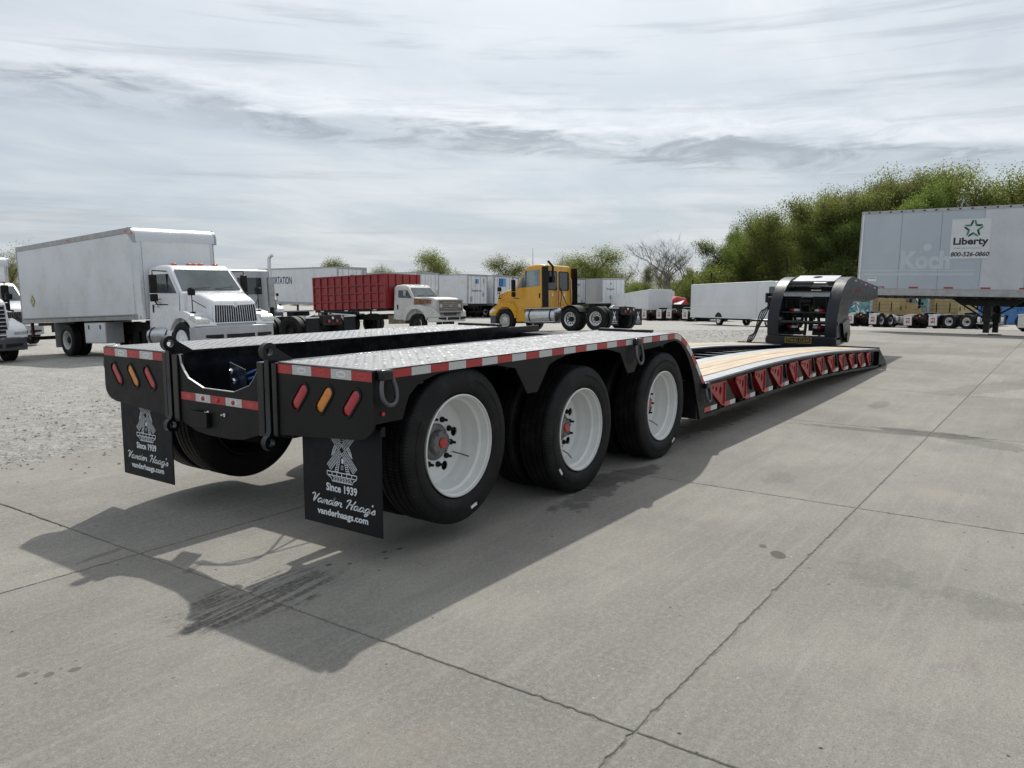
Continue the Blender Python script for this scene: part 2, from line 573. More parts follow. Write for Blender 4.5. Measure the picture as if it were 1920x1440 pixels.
def thing(name, label, cat, loc=(0, 0, 0), rz=0.0, group=None):
    o = bpy.data.objects.new(name, None)
    col.objects.link(o)
    o.location = loc
    o.rotation_euler = (0, 0, rz)
    o.empty_display_size = 0.2
    o['label'] = label
    o['category'] = cat
    if group:
        o['group'] = group
    return o


def part(name, parent, loc=(0, 0, 0), rz=0.0):
    o = bpy.data.objects.new(name, None)
    col.objects.link(o)
    o.parent = parent
    o.location = loc
    o.rotation_euler = (0, 0, rz)
    o.empty_display_size = 0.1
    return o


def dup(o, parent=None, loc=None, name=None):
    c = o.copy()
    col.objects.link(c)
    if parent is not None:
        c.parent = parent
    if loc is not None:
        c.location = loc
    for ch in o.children:
        dup(ch, c)
    return c


def arc(cx, cz, r, a0, a1, n):
    return [(cx + r * math.cos(R(a0 + (a1 - a0) * i / n)), cz + r * math.sin(R(a0 + (a1 - a0) * i / n))) for i in range(n + 1)]


def ellipse(cx, cz, a, b, n=16, rot=0.0):
    o = []
    for i in range(n):
        t = 2 * PI * i / n
        u, w = a * math.cos(t), b * math.sin(t)
        o.append((cx + u * math.cos(rot) - w * math.sin(rot), cz + u * math.sin(rot) + w * math.cos(rot)))
    return o


def oval(cx, cz, half, r, rot, n=8):
    """stadium outline: long half axis `half` (incl. caps), radius r, rotated"""
    o = []
    L = half - r
    for i in range(n + 1):
        t = -PI / 2 + PI * i / n
        o.append((L + r * math.cos(t), r * math.sin(t)))
    for i in range(n + 1):
        t = PI / 2 + PI * i / n
        o.append((-L + r * math.cos(t), r * math.sin(t)))
    c, s_ = math.cos(rot), math.sin(rot)
    return [(cx + u * c - w * s_, cz + u * s_ + w * c) for u, w in o]


def text_part(txt, w, h, origin, right, upv, parent, material, name='lettering', shear=0.0, bold=0.0, depth=0.0015, space=1.0):
    """flat lettering fitted into w x h, centred on origin, as a mesh"""
    cu = bpy.data.curves.new('text', 'FONT')
    cu.body = txt
    cu.shear = shear
    cu.offset = bold
    cu.space_character = space
    cu.align_x = 'CENTER'
    cu.resolution_u = 3
    cu.extrude = 0.001
    to = bpy.data.objects.new('text', cu)
    col.objects.link(to)
    dg = bpy.context.evaluated_depsgraph_get()
    me = bpy.data.meshes.new_from_object(to.evaluated_get(dg))
    bpy.data.objects.remove(to)
    n = len(me.vertices)
    co = np.empty(n * 3)
    me.vertices.foreach_get('co', co)
    co = co.reshape(-1, 3)
    mn, mx = co.min(0), co.max(0)
    u = ((co[:, 0] - (mn[0] + mx[0]) / 2) / (mx[0] - mn[0])) * w
    v = ((co[:, 1] - (mn[1] + mx[1]) / 2) / (mx[1] - mn[1])) * h
    rt, uv = Vector(right).normalized(), Vector(upv).normalized()
    nn = rt.cross(uv)
    k = np.where(co[:, 2] > 0, depth, 0.0)
    out = np.outer(u, rt) + np.outer(v, uv) + np.outer(k, nn) + np.array(origin)
    me.vertices.foreach_set('co', out.ravel())
    me.materials.clear()
    me.materials.append(material)
    me.update()
    o = bpy.data.objects.new(name, me)
    col.objects.link(o)
    o.parent = parent
    return o


def ribbon(mb, pts, w, O, rt, uv, depth=0.0015, mi=0, closed=False):
    """flat brush stroke of width w (or list of widths) through 2-d pts on the plane O, rt, uv"""
    rt, uv = Vector(rt), Vector(uv)
    nn = rt.cross(uv)
    P = [Vector((p[0], p[1])) for p in pts]
    n = len(P)
    L, Rr = [], []
    for i in range(n):
        d = P[min(i + 1, n - 1)] - P[max(i - 1, 0)]
        d = d.normalized() if d.length > 1e-9 else Vector((1, 0))
        q = Vector((-d.y, d.x))
        ww = (w[i] if isinstance(w, (list, tuple)) else w) / 2
        L.append(P[i] + q * ww)
        Rr.append(P[i] - q * ww)
    vs = []
    for p in L + Rr:
        vs.append(Vector(O) + rt * p.x + uv * p.y + nn * depth)
    mb.add(vs, [(i, i + 1, n + i + 1, n + i) for i in range(n - 1)], mi)


def catmull(pts, k=5):
    o = []
    n = len(pts)
    for i in range(n - 1):
        p0, p1, p2, p3 = pts[max(i - 1, 0)], pts[i], pts[i + 1], pts[min(i + 2, n - 1)]
        for j in range(k):
            t = j / k
            o.append(tuple(0.5 * (2 * p1[a] + (p2[a] - p0[a]) * t + (2 * p0[a] - 5 * p1[a] + 4 * p2[a] - p3[a]) * t * t + (3 * p1[a] - p0[a] - 3 * p2[a] + p3[a]) * t ** 3) for a in range(len(p1))))
    o.append(tuple(pts[-1]))
    return o


# ------------------------------------------------------------------ ground height
def hgt(x, y):
    def sp(t):
        return np.logaddexp(0, t)

    def rmp(t, c):
        return c - sp(c - sp(t))
    a = rmp(np.asarray(y, float) - 3.6, 24.0)
    g = 1 - 0.5 * np.clip((np.asarray(y, float) - 5) / 20, 0, 1)
    b = rmp(np.asarray(x, float) - 24.0, 46.0)
    return -0.045 * a - 0.045 * b * g


def H(x, y):
    return float(hgt(x, y))


def seat(o, x, y, yaw, dz=0.0, tilt=0.0, roll=0.0):
    """stand a thing on the sloping yard: z from the ground, leaning with it"""
    e = 0.8
    gx = (H(x + e, y) - H(x - e, y)) / (2 * e)
    gy = (H(x, y + e) - H(x, y - e)) / (2 * e)
    n = Vector((-gx, -gy, 1)).normalized()
    f = Vector((math.cos(yaw), math.sin(yaw), 0))
    f = (f - n * f.dot(n)).normalized()
    l = n.cross(f)
    M = Matrix((f, l, n)).transposed().to_4x4()
    if tilt or roll:
        M = M @ Matrix.Rotation(-tilt, 4, 'Y') @ Matrix.Rotation(roll, 4, 'X')
    M.translation = Vector((x, y, H(x, y) + dz))
    o.matrix_world = M
    return o


# ------------------------------------------------------------------ ground
def concrete_mat():
    m = bpy.data.materials.new('worn_concrete')
    m.use_nodes = True
    N = NT(m.node_tree)
    b = m.node_tree.nodes['Principled BSDF']
    t = N.n('ShaderNodeTexCoord')
    v = t.outputs['Object']
    oi = N.n('ShaderNodeObjectInfo')
    s = N.n('ShaderNodeSeparateXYZ')
    N.link(v, s.inputs[0])
    X, Y = s.outputs[0], s.outputs[1]
    big = N.noise(v, 0.55, 6, 0.6, 0.3)
    mid = N.noise(N.vscale(v, (1.0, 2.2, 1)), 2.6, 7, 0.68, 0.2)
    fine = N.noise(v, 38, 6, 0.8)
    grit = N.noise(v, 120, 4, 0.85)
    cc = N.mix(N.ramp(big, (0.32, 0.68)), c4((0.215, 0.207, 0.182)), c4((0.325, 0.311, 0.270)))
    cc = N.mix(N.math('MULTIPLY', N.ramp(mid, (0.40, 0.72)), 0.55), cc, c4((0.205, 0.198, 0.185)))
    cc = N.mix(N.math('MULTIPLY', N.ramp(fine, (0.42, 0.66)), 0.50), cc, c4((0.40, 0.380, 0.335)))
    cc = N.mix(N.math('MULTIPLY', N.ramp(grit, (0.47, 0.60)), 0.55), cc, c4((0.135, 0.128, 0.115)))
    v1 = N.n('ShaderNodeTexVoronoi')
    N.link(v, v1.inputs['Vector'])
    v1.inputs['Scale'].default_value = 48.0
    pit = N.math('MULTIPLY', N.ramp(v1.outputs['Distance'], (0.20, 0.10)), N.ramp(N.noise(v, 30, 3, 0.7), (0.50, 0.62)))
    cc = N.mix(N.math('MULTIPLY', pit, 0.75), cc, c4((0.085, 0.08, 0.07)))
    v2 = N.n('ShaderNodeTexVoronoi')
    N.link(N.vscale(v, (1.1, 1.0, 1.0)), v2.inputs['Vector'])
    v2.inputs['Scale'].default_value = 62.0
    agg = N.math('MULTIPLY', N.ramp(v2.outputs['Distance'], (0.22, 0.12)), N.ramp(N.noise(v, 22, 3, 0.7), (0.52, 0.64)))
    cc = N.mix(N.math('MULTIPLY', agg, 0.7), cc, c4((0.50, 0.48, 0.43)))
    warm = N.noise(v, 1.1, 5, 0.6, 0.5)
    cc = N.mix(N.math('MULTIPLY', N.ramp(warm, (0.58, 0.78)), 0.32), cc, c4((0.34, 0.28, 0.21)))
    # broom / tyre streaks that run along the yard
    stre = N.noise(N.vscale(v, (0.35, 9.0, 1)), 2.0, 5, 0.6)
    cc = N.mix(N.math('MULTIPLY', N.ramp(stre, (0.50, 0.78)), 0.30), cc, c4((0.38, 0.37, 0.34)))
    trk = N.noise(N.vscale(v, (0.10, 1.6, 1)), 1.3, 6, 0.65, 0.5)
    cc = N.mix(N.math('MULTIPLY', N.ramp(trk, (0.54, 0.70)), 0.30), cc, c4((0.165, 0.16, 0.15)))
    trk2 = N.noise(N.vscale(v, (1.5, 0.13, 1)), 1.1, 6, 0.65, 0.6)
    cc = N.mix(N.math('MULTIPLY', N.ramp(trk2, (0.56, 0.72)), 0.22), cc, c4((0.17, 0.165, 0.155)))
    # small black specks and pale chips
    vo = N.n('ShaderNodeTexVoronoi')
    N.link(v, vo.inputs['Vector'])
    vo.inputs['Scale'].default_value = 9.0
    spk = N.math('MULTIPLY', N.ramp(vo.outputs['Distance'], (0.085, 0.05)), N.ramp(N.noise(v, 3.3, 3), (0.52, 0.60)))
    cc = N.mix(spk, cc, c4((0.06, 0.055, 0.05)))
    vo2 = N.n('ShaderNodeTexVoronoi')
    N.link(N.vscale(v, (1.1, 0.9, 1)), vo2.inputs['Vector'])
    vo2.inputs['Scale'].default_value = 13.0
    chp = N.math('MULTIPLY', N.ramp(vo2.outputs['Distance'], (0.07, 0.04)), N.ramp(N.noise(v, 2.1, 3), (0.55, 0.63)))
    cc = N.mix(chp, cc, c4((0.50, 0.49, 0.46)))
    # stains with a place of their own: (x, y, half length, half width, angle, strength, raggedness)
    ST = [(1.60, -2.88, .070, .040, 30, .80, .15), (1.70, -2.76, .035, .022, 20, .7, .15),
          (-1.54, -.88, .030, .022, 0, .6, .5), (-1.48, -.96, .028, .020, 40, .6, .5), (-1.40, -1.0, .030, .020, 0, .6, .5), (-1.50, -.90, .010, .008, 0, .6, .3), (-1.43, -.95, .008, .008, 0, .6, .3), (-1.36, -.93, .008, .006, 0, .6, .3),
          (6.22, -3.0, .55, .16, 85, .62, .5), (6.05, -2.6, .9, .10, 92, .5, .5), (6.0, -3.5, .5, .25, 60, .35, .6),
          (2.70, -1.28, .55, .16, -10, .75, .45), (2.2, -1.35, .6, .14, 5, .7, .8), (5.7, -.95, 1.3, .22, 0, .7, .7),
          (10.9, -3.25, 1.6, .35, -20, .28, .5), (1.63, -3.41, .30, .20, 30, .20, 1.0), (1.43, -3.95, .30, .16, 60, .20, 1.0),
          (4.5, -4.2, .35, .2, 0, .16, 1.0), (.33, -1.02, .02, .014, 0, .85, .1), (.26, -1.10, .017, .012, 0, .85, .1),
          (.42, -1.05, .02, .014, 0, .85, .1), (.0, -.92, .02, .015, 0, .85, .1), (.08, -1.0, .015, .012, 0, .85, .1),
          (8.0, -2.2, .4, .12, 0, .35, .5), (9.5, -4.6, .9, .3, 10, .25, .6), (3.4, -2.35, .25, .12, 0, .22, .6), (-.46, -.36, .10, .03, 20, .5, .6),
          (-.65, .25, .16, .03, 10, .45, .5)]
    wob = N.noise(v, 7, 6, 0.7)
    wob = N.math('SUBTRACT', wob, 0.5)
    for (x, y, a, bb, an, st, rag) in ST:
        c_, s_ = math.cos(R(an)), math.sin(R(an))
        ux = N.math('ADD', N.math('MULTIPLY', X, c_ / a), N.math('MULTIPLY_ADD', Y, s_ / a, -(x * c_ + y * s_) / a))
        uy = N.math('ADD', N.math('MULTIPLY', X, -s_ / bb), N.math('MULTIPLY_ADD', Y, c_ / bb, -(-x * s_ + y * c_) / bb))
        q = N.math('ADD', N.math('MULTIPLY', ux, ux), N.math('MULTIPLY', uy, uy))
        q = N.math('ADD', q, N.math('MULTIPLY', wob, 6.0 * rag))
        k = N.math('MULTIPLY', N.ramp(q, (1.15, 1.15 - 0.25 - 0.6 * rag)), st)
        cc = N.mix(k, cc, c4((0.085, 0.080, 0.072)))
    # wet tyre streaks behind the trailer
    lon = N.math('MULTIPLY', N.math('SUBTRACT', X, -0.50), 1 / 0.50)
    sk = N.math('MULTIPLY_ADD', X, 0.10, 0)
    lat = N.math('MULTIPLY', N.math('ADD', N.math('SUBTRACT', Y, sk), 0.93), 1 / 0.26)
    q = N.math('ADD', N.math('MULTIPLY', lon, lon), N.math('MULTIPLY', lat, lat))
    q = N.math('ADD', q, N.math('MULTIPLY', wob, 3.0))
    cv = N.n('ShaderNodeCombineXYZ')
    N.link(N.math('MULTIPLY', X, 1.6), cv.inputs[0])
    N.link(N.math('MULTIPLY', N.math('SUBTRACT', Y, sk), 26.0), cv.inputs[1])
    sn = N.noise(cv.outputs[0], 1.0, 4, 0.6)
    k = N.math('MULTIPLY', N.math('MULTIPLY', N.ramp(q, (1.1, 0.4)), N.math('MULTIPLY', N.ramp(sn, (0.44, 0.52)), N.ramp(fine, (0.62, 0.45, 0.35, 1.0)))), 0.85)
    cc = N.mix(k, cc, c4((0.085, 0.080, 0.072)))
    # each slab was poured a little lighter or darker
    br = N.math('MULTIPLY_ADD', oi.outputs['Random'], 0.13, 0.935)
    bc = N.n('ShaderNodeCombineXYZ')
    for i in range(3):
        N.link(br, bc.inputs[i])
    cc = N.mix(1.0, cc, bc.outputs[0], 'MULTIPLY')
    N.link(cc, b.inputs['Base Color'])
    b.inputs['Roughness'].default_value = 0.85
    b.inputs['Specular IOR Level'].default_value = 0.2
    bp = N.n('ShaderNodeBump')
    bp.inputs['Strength'].default_value = 0.8
    bp.inputs['Distance'].default_value = 0.004
    N.link(N.math('ADD', N.math('MULTIPLY', fine, 0.7), N.math('ADD', grit, mid)), bp.inputs['Height'])
    N.link(bp.outputs[0], b.inputs['Normal'])
    return m


CONC = concrete_mat()
JOINT = mat('joint_dirt', (0.185, 0.172, 0.148), 0.95, var=0.4, vs=30, bump=0.5, bs=90)


def gravel_mat():
    m = bpy.data.materials.new('crushed_limestone')
    m.use_nodes = True
    N = NT(m.node_tree)
    b = m.node_tree.nodes['Principled BSDF']
    t = N.n('ShaderNodeTexCoord')
    v = t.outputs['Object']
    vo = N.n('ShaderNodeTexVoronoi')
    N.link(v, vo.inputs['Vector'])
    vo.inputs['Scale'].default_value = 26.0
    vo.inputs['Randomness'].default_value = 1.0
    vo3 = N.n('ShaderNodeTexVoronoi')
    N.link(v, vo3.inputs['Vector'])
    vo3.inputs['Scale'].default_value = 8.0
    sc = N.n('ShaderNodeSeparateColor')
    N.link(vo.outputs['Color'], sc.inputs[0])
    cc = N.mix(sc.outputs[0], c4((0.33, 0.315, 0.285)), c4((0.60, 0.58, 0.535)))
    sc3 = N.n('ShaderNodeSeparateColor')
    N.link(vo3.outputs['Color'], sc3.inputs[0])
    cc = N.mix(0.4, cc, N.mix(sc3.outputs[1], c4((0.25, 0.24, 0.215)), c4((0.58, 0.56, 0.52))))
    mid = N.noise(v, 1.2, 8, 0.75)
    cc = N.mix(N.math('MULTIPLY', N.ramp(mid, (0.45, 0.70)), 0.5), cc, c4((0.30, 0.285, 0.255)))
    rut = N.noise(N.vscale(v, (0.9, 0.12, 1)), 0.9, 6, 0.6, 0.5)
    cc = N.mix(N.math('MULTIPLY', N.ramp(rut, (0.50, 0.66)), 0.35), cc, c4((0.33, 0.31, 0.275)))
    big = N.noise(N.vscale(v, (0.6, 0.25, 1)), 0.22, 6, 0.6, 0.3)
    cc = N.mix(N.math('MULTIPLY', N.ramp(big, (0.40, 0.62)), 0.45), cc, c4((0.52, 0.505, 0.47)))
    N.link(cc, b.inputs['Base Color'])
    b.inputs['Roughness'].default_value = 0.95
    b.inputs['Specular IOR Level'].default_value = 0.15
    bp = N.n('ShaderNodeBump')
    bp.inputs['Strength'].default_value = 0.9
    bp.inputs['Distance'].default_value = 0.03
    N.link(N.math('ADD', N.math('MULTIPLY', N.noise(v, 14, 6, 0.8), 2.0), vo.outputs['Distance']), bp.inputs['Height'])
    N.link(bp.outputs[0], b.inputs['Normal'])
    return m


GRAV = gravel_mat()
GRASS = mat('far_grass', (0.07, 0.085, 0.035), 0.95, var=0.4, vs=0.3)


def sheet(name, xs, ys, z, mats, kind='structure', mi=None):
    X, Y = np.meshgrid(xs, ys, indexing='ij')
    Z = hgt(X, Y) + z(X, Y)
    n, k = X.shape
    me = bpy.data.meshes.new(name)
    me.from_pydata(np.stack([X.ravel(), Y.ravel(), Z.ravel()], 1).tolist(), [],
                   [(i * k + j, (i + 1) * k + j, (i + 1) * k + j + 1, i * k + j + 1) for i in range(n - 1) for j in range(k - 1)])
    for mt in mats:
        me.materials.append(mt)
    me.polygons.foreach_set('use_smooth', [True] * len(me.polygons))
    if mi:
        me.polygons.foreach_set('material_index', [mi((xs[i] + xs[i + 1]) / 2, (ys[j] + ys[j + 1]) / 2) for i in range(n - 1) for j in range(k - 1)])
    o = bpy.data.objects.new(name, me)
    col.objects.link(o)
    o['kind'] = kind
    return o


xs = np.concatenate([np.linspace(-60, -12, 9), np.linspace(-10, 100, 131), np.linspace(110, 200, 10), [260, 400, 700, 1500, 3000]])
ys = np.concatenate([[-3000, -1200, -500, -250, -140], np.linspace(-100, -8, 24), np.linspace(-7, 70, 155), np.linspace(75, 200, 14), [260, 400, 700, 1500, 3000]])


def und(X, Y):
    inside = (X > -9.5) & (X < 52.5) & (Y < 3.0) & (Y > -34.0)
    r_ = 0.02 * np.sin(X * 1.7 + 2 * np.sin(Y * 0.9)) * np.sin(Y * 1.3 + np.sin(X * 0.6))
    return np.where(inside, -0.08, -0.012 + r_)


sheet('ground', xs, ys, und, [GRAV, GRASS], mi=lambda x, y: 1 if (x > 92 or x < -30 or y > 105 or y < -60) else 0)

# concrete yard: joint bed with one slab object per pour
bx = np.arange(-7.24, 52.0, 3.37)
by = np.array([3.23, .10, -3.03, -6.16, -9.29, -12.42, -15.55, -18.68, -21.81, -24.94])[::-1]
bed = sheet('concrete_pavement', np.concatenate([bx, [bx[-1] + 3.37]]), np.concatenate([by]), lambda X, Y: 0 * X - 0.0055, [JOINT])
prng = random.Random(5)


def slab(x0, x1, y0, y1, near):
    g = 0.0035
    n = 110 if near else 2
    pts = []
    C = [(x0 + g, y0 + g), (x1 - g, y0 + g), (x1 - g, y1 - g), (x0 + g, y1 - g)]
    for k in range(4):
        (ax_, ay_), (bx_, by_) = C[k], C[(k + 1) % 4]
        dxn, dyn = -(by_ - ay_), (bx_ - ax_)
        L = math.hypot(dxn, dyn)
        dxn, dyn = dxn / L, dyn / L
        w = 0.0
        for i in range(n):
            t = i / n
            if near:
                w = 0.6 * w + prng.gauss(0, 0.0020)
                ch = abs(w) + (prng.random() < 0.09) * prng.uniform(0.002, 0.011)
            else:
                ch = 0
            pts.append((ax_ + (bx_ - ax_) * t + dxn * ch, ay_ + (by_ - ay_) * t + dyn * ch))
    cx_, cy_ = (x0 + x1) / 2, (y0 + y1) / 2
    N_ = len(pts)
    top = [(p[0] + (cx_ - p[0]) * 0.002, p[1] + (cy_ - p[1]) * 0.002) for p in pts]
    vs = [(p[0], p[1], H(*p)) for p in top] + [(p[0], p[1], H(*p) - 0.003) for p in pts] + [(p[0], p[1], H(*p) - 0.03) for p in pts]
    vs.append((cx_, cy_, H(cx_, cy_)))
    c_ = len(vs) - 1
    fs = [(i, (i + 1) % N_, c_) for i in range(N_)]
    for i in range(N_):
        j = (i + 1) % N_
        fs.append((i, N_ + i, N_ + j, j))
        fs.append((N_ + i, 2 * N_ + i, 2 * N_ + j, N_ + j))
    me = bpy.data.meshes.new('slab')
    me.from_pydata(vs, [], fs)
    me.materials.append(CONC)
    o = bpy.data.objects.new('slab', me)
    col.objects.link(o)
    o.parent = bed
    return o


for x0 in bx:
    for j in range(len(by) - 1):
        y0, y1 = by[j], by[j + 1]
        slab(x0, x0 + 3.37, y0, y1, -5 < x0 < 10 and y1 > -7)

# loose stones at the edge of the gravel, real grains
ns = 11000
sx = rng.uniform(-4, 26, ns)
sy = 2.95 + rng.gamma(1.3, 3.0, ns)
sy[:260] = 3.2 - rng.gamma(1.2, 0.35, 260)
keep = sy < 20
sx, sy = sx[keep], sy[keep]
sr = rng.uniform(0.006, 0.020, len(sx)) * (1 + (rng.random(len(sx)) < 0.05) * 0.8)
base_ = np.array([(1, 0, 0), (0, 1, 0), (-1, 0, 0), (0, -1, 0), (0, 0, .45), (0, 0, -.45)], float)
fb = np.array([(0, 1, 4), (1, 2, 4), (2, 3, 4), (3, 0, 4), (1, 0, 5), (2, 1, 5), (3, 2, 5), (0, 3, 5)])
ang = rng.uniform(0, 2 * PI, len(sx))
V = base_[None] * rng.uniform(0.6, 1.3, (len(sx), 6, 1))
Vx = V[..., 0] * np.cos(ang)[:, None] - V[..., 1] * np.sin(ang)[:, None]
Vy = V[..., 0] * np.sin(ang)[:, None] + V[..., 1] * np.cos(ang)[:, None]
Vz = V[..., 2]
gz = hgt(sx, sy)
VV = np.stack([Vx * sr[:, None] + sx[:, None], Vy * sr[:, None] + sy[:, None], Vz * sr[:, None] + gz[:, None] + 0.005], -1)
me = bpy.data.meshes.new('gravel')
F = (fb[None] + 6 * np.arange(len(sx))[:, None, None]).reshape(-1, 3)
me.from_pydata(VV.reshape(-1, 3).tolist(), [], F.tolist())
me.materials.append(GRAV)
go = bpy.data.objects.new('gravel', me)
col.objects.link(go)
go['kind'] = 'stuff'
go['label'] = 'loose pale crushed stones along the edge of the gravel yard'
go['category'] = 'gravel'


# ------------------------------------------------------------------ lowboy trailer
HW = 1.295
TR = thing('lowboy_trailer', 'black three axle lowboy trailer with red side brackets, wooden low deck and raised gooseneck', 'trailer')


def mir(pts, s_):
    return [(p[0] * s_, p[1]) for p in pts]


# chequer plate decks over the wheels
for s_ in (-1, 1):
    y0, y1 = sorted((s_ * 0.552, s_ * 1.290))
    MB().box(0.0, 3.66, y0, y1, 1.086, 1.098).build('deck_plate', CHEQ, TR, bevel=0.002)
    lm = MB()
    prl = random.Random(3)
    K_ = 0.036
    for ix in range(int(3.62 / K_)):
        for iy in range(int(.728 / K_)):
            x_, y_ = .02 + K_ * (ix + .5), y0 + .006 + K_ * (iy + .5)
            sg = 1 if (ix + iy) % 2 else -1
            x_ += prl.uniform(-.003, .003)
            y_ += prl.uniform(-.003, .003)
            hz_ = prl.uniform(.0014, .0026)
            lx, ly, qx, qy = .0135 * .7071, .0135 * .7071 * sg, -.0042 * .7071 * sg, .0042 * .7071
            lm.add([(x_ - lx, y_ - ly, 1.098), (x_ + qx, y_ + qy, 1.098), (x_ + lx, y_ + ly, 1.098), (x_ - qx, y_ - qy, 1.098), (x_ - lx * .45, y_ - ly * .45, 1.098 + hz_), (x_ + lx * .45, y_ + ly * .45, 1.098 + hz_)],
                   [(0, 3, 5, 4), (3, 2, 5), (2, 1, 4, 5), (1, 0, 4)])
    lo_ = lm.build('tread_lug', LUG, TR)
    lo_['kind'] = 'stuff'
    # frame rail on the inside of each rear deck
    a, b = sorted((s_ * 0.545, s_ * 0.56))
    w = MB().box(0.05, 4.3, a, b, 0.70, 1.084)
    w.box(0.05, 3.7, *sorted((s_ * 0.50, s_ * 0.60)), 0.66, 0.70)
    w.box(0.0, 3.70, *sorted((s_ * 0.515, s_ * 0.550)), 1.084, 1.100)
    w.build('frame_rail', BLACK, TR, bevel=0.002)
    # cross ribs below the deck
    w = MB()
    for x in (0.35, 1.43, 2.84, 3.45):
        w.box(x, x + 0.05, *sorted((s_ * 0.57, s_ * 1.27)), 0.99, 1.082)
    w.build('deck_rib', CHASSIS, TR)
    # outer side plate with wheel openings
    top = [(0.0, 1.096), (3.66, 1.099), (3.74, 1.093), (3.82, 1.069), (3.90, 1.034), (3.975, .990), (4.06, .930), (4.14, .856), (4.23, .776), (4.315, .684), (4.44, .555), (4.44, .238), (4.315, .238)]
    low = [(4.235, .42), (4.150, .62), (4.095, .72), (4.02, .82), (3.93, .915), (3.83, .985), (3.72, 1.027), (3.60, 1.030), (3.45, 1.012), (3.30, 1.000), (3.045, .992), (2.903, .825), (2.787, .825), (2.66, .995), (2.50, 1.03), (2.355, 1.046), (2.109, 1.052),
           (1.88, 1.040), (1.74, 1.018), (1.640, .990), (1.497, .822), (1.38, .822), (1.245, 1.000), (1.05, 1.035), (.75, 1.046), (.50, 1.035), (.34, 1.0), (.26, .94), (.205, .818), (0.0, .818)]
    y0, y1 = sorted((s_ * HW, s_ * (HW - 0.012)))
    MB().plate([top + low], 'y', y0, y1).build('side_plate', BLACKM, TR, bevel=0.002)
    # curved fender sheet that drops from the rear deck to the low deck
    w = MB()
    q = [p for p in top[1:11]]
    rings = []
    for p in q:
        rings.append([(p[0] - 0.004, s_ * 0.56, p[1] - 0.006), (p[0] - 0.004, s_ * 1.282, p[1] - 0.006), (p[0] - 0.012, s_ * 1.282, p[1] - 0.016), (p[0] - 0.012, s_ * 0.56, p[1] - 0.016)])
    w.loft(rings)
    w.build('fender_sheet', BLACKM, TR)
    # black stop bar on the front of each deck
    MB().box(3.60, 3.66, *sorted((s_ * 0.57, s_ * 1.10)), 1.099, 1.122).build('stop_bar', BLACK, TR, bevel=0.003)
    # rear light panel
    pan = [(s_ * .563, 1.096), (s_ * 1.299, 1.093), (s_ * 1.305, .83), (s_ * 1.297, .795), (s_ * 1.275, .765), (s_ * 1.235, .74), (s_ * 1.18, .728), (s_ * .90, .709), (s_ * .563, .686)]
    holes = [oval(s_ * cy, .918, .100, .042, (math.atan2(.087, .070) if s_ > 0 else PI - math.atan2(.087, .070)), 6) for cy in (.741, .938, 1.144)]
    MB().plate([pan] + holes, 'x', -0.014, 0.0).build('rear_panel', BLACKM, TR, bevel=0.0)
    for cy, mt in ((.741, REDL), (.938, AMBL), (1.144, REDL)):
        rot = math.atan2(.087, .070) if s_ > 0 else PI - math.atan2(.087, .070)
        lp = part('tail_light', TR)
        o1 = oval(s_ * cy, .918, .100, .042, rot, 6)
        o2 = oval(s_ * cy, .918, .085, .029, rot, 6)
        MB().plate([o1, o2], 'x', -0.020, 0.004).build('bezel', BLACKM, lp, bevel=0.002)
        w = MB()
        rings = []
        for sc, dxx in ((1.0, -0.008), (0.93, -0.013), (0.7, -0.016)):
            rings.append([(dxx, s_ * cy + (p[0] - s_ * cy) * sc, .918 + (p[1] - .918) * sc) for p in o2])
        w.loft(rings)
        w.build('lens', mt, lp)
    # reflective tape on the rear panel
    bd = (.563, .687, .843, .996, 1.150, 1.298)
    for i in range(5):
        a, b = sorted((s_ * bd[i], s_ * bd[i + 1]))
        red = i % 2 == 0
        w = MB().box(-0.0158, -0.0144, a + .0006, b - .0006, 1.038, 1.090)
        cy = (a + b) / 2
        w.plate([ellipse(cy, 1.064, .036, .017, 16)], 'x', -0.0164, -0.0158, 1)
        w.plate([ellipse(cy, 1.064, .028, .009, 16)], 'x', -0.0168, -0.0164, 0)
        w.build('reflective_tape', [REDT if red else WHT, RED2 if red else WHL], TR)
    # mud flap
    fl = part('mud_flap', TR)
    MB().box(0.066, 0.074, *sorted((s_ * .653, s_ * 1.270)), .195, .78).build('flap_sheet', RUBF, fl, bevel=0.002)
    MB().box(0.074, 0.10, *sorted((s_ * .653, s_ * 1.270)), .74, .79).build('hanger', BLACKM, fl)
    O = Vector((0.0655, s_ * .966 - (.0 if s_ < 0 else .0), 0))
    rt, uv = Vector((0, -1, 0)), Vector((0, 0, 1))
    ox = O - rt * 0.0
    # windmill print
    w = MB()
    Oz = ox + Vector((0, 0, 0))
    CX, CZ = .010, .636
    for (ex, ez) in ((.110, .531), (-.094, .532)):
        d = Vector((ex - CX, ez - CZ))
        Ld = d.length
        d.normalize()
        q = Vector((-d.y, d.x))
        for t0, t1 in ((.016, Ld), (-.016, -Ld)):
            for off in (-.020, -.007, .007, .020):
                ribbon(w, [(CX + d.x * t0 + q.x * off, CZ + d.y * t0 + q.y * off), (CX + d.x * t1 + q.x * off, CZ + d.y * t1 + q.y * off)], .0036, Oz, rt, uv)
            for k in range(14):
                tt = t0 + (t1 - t0) * k / 13
                ribbon(w, [(CX + d.x * tt + q.x * .021, CZ + d.y * tt + q.y * .021), (CX + d.x * tt - q.x * .021, CZ + d.y * tt - q.y * .021)], .0027, Oz, rt, uv)
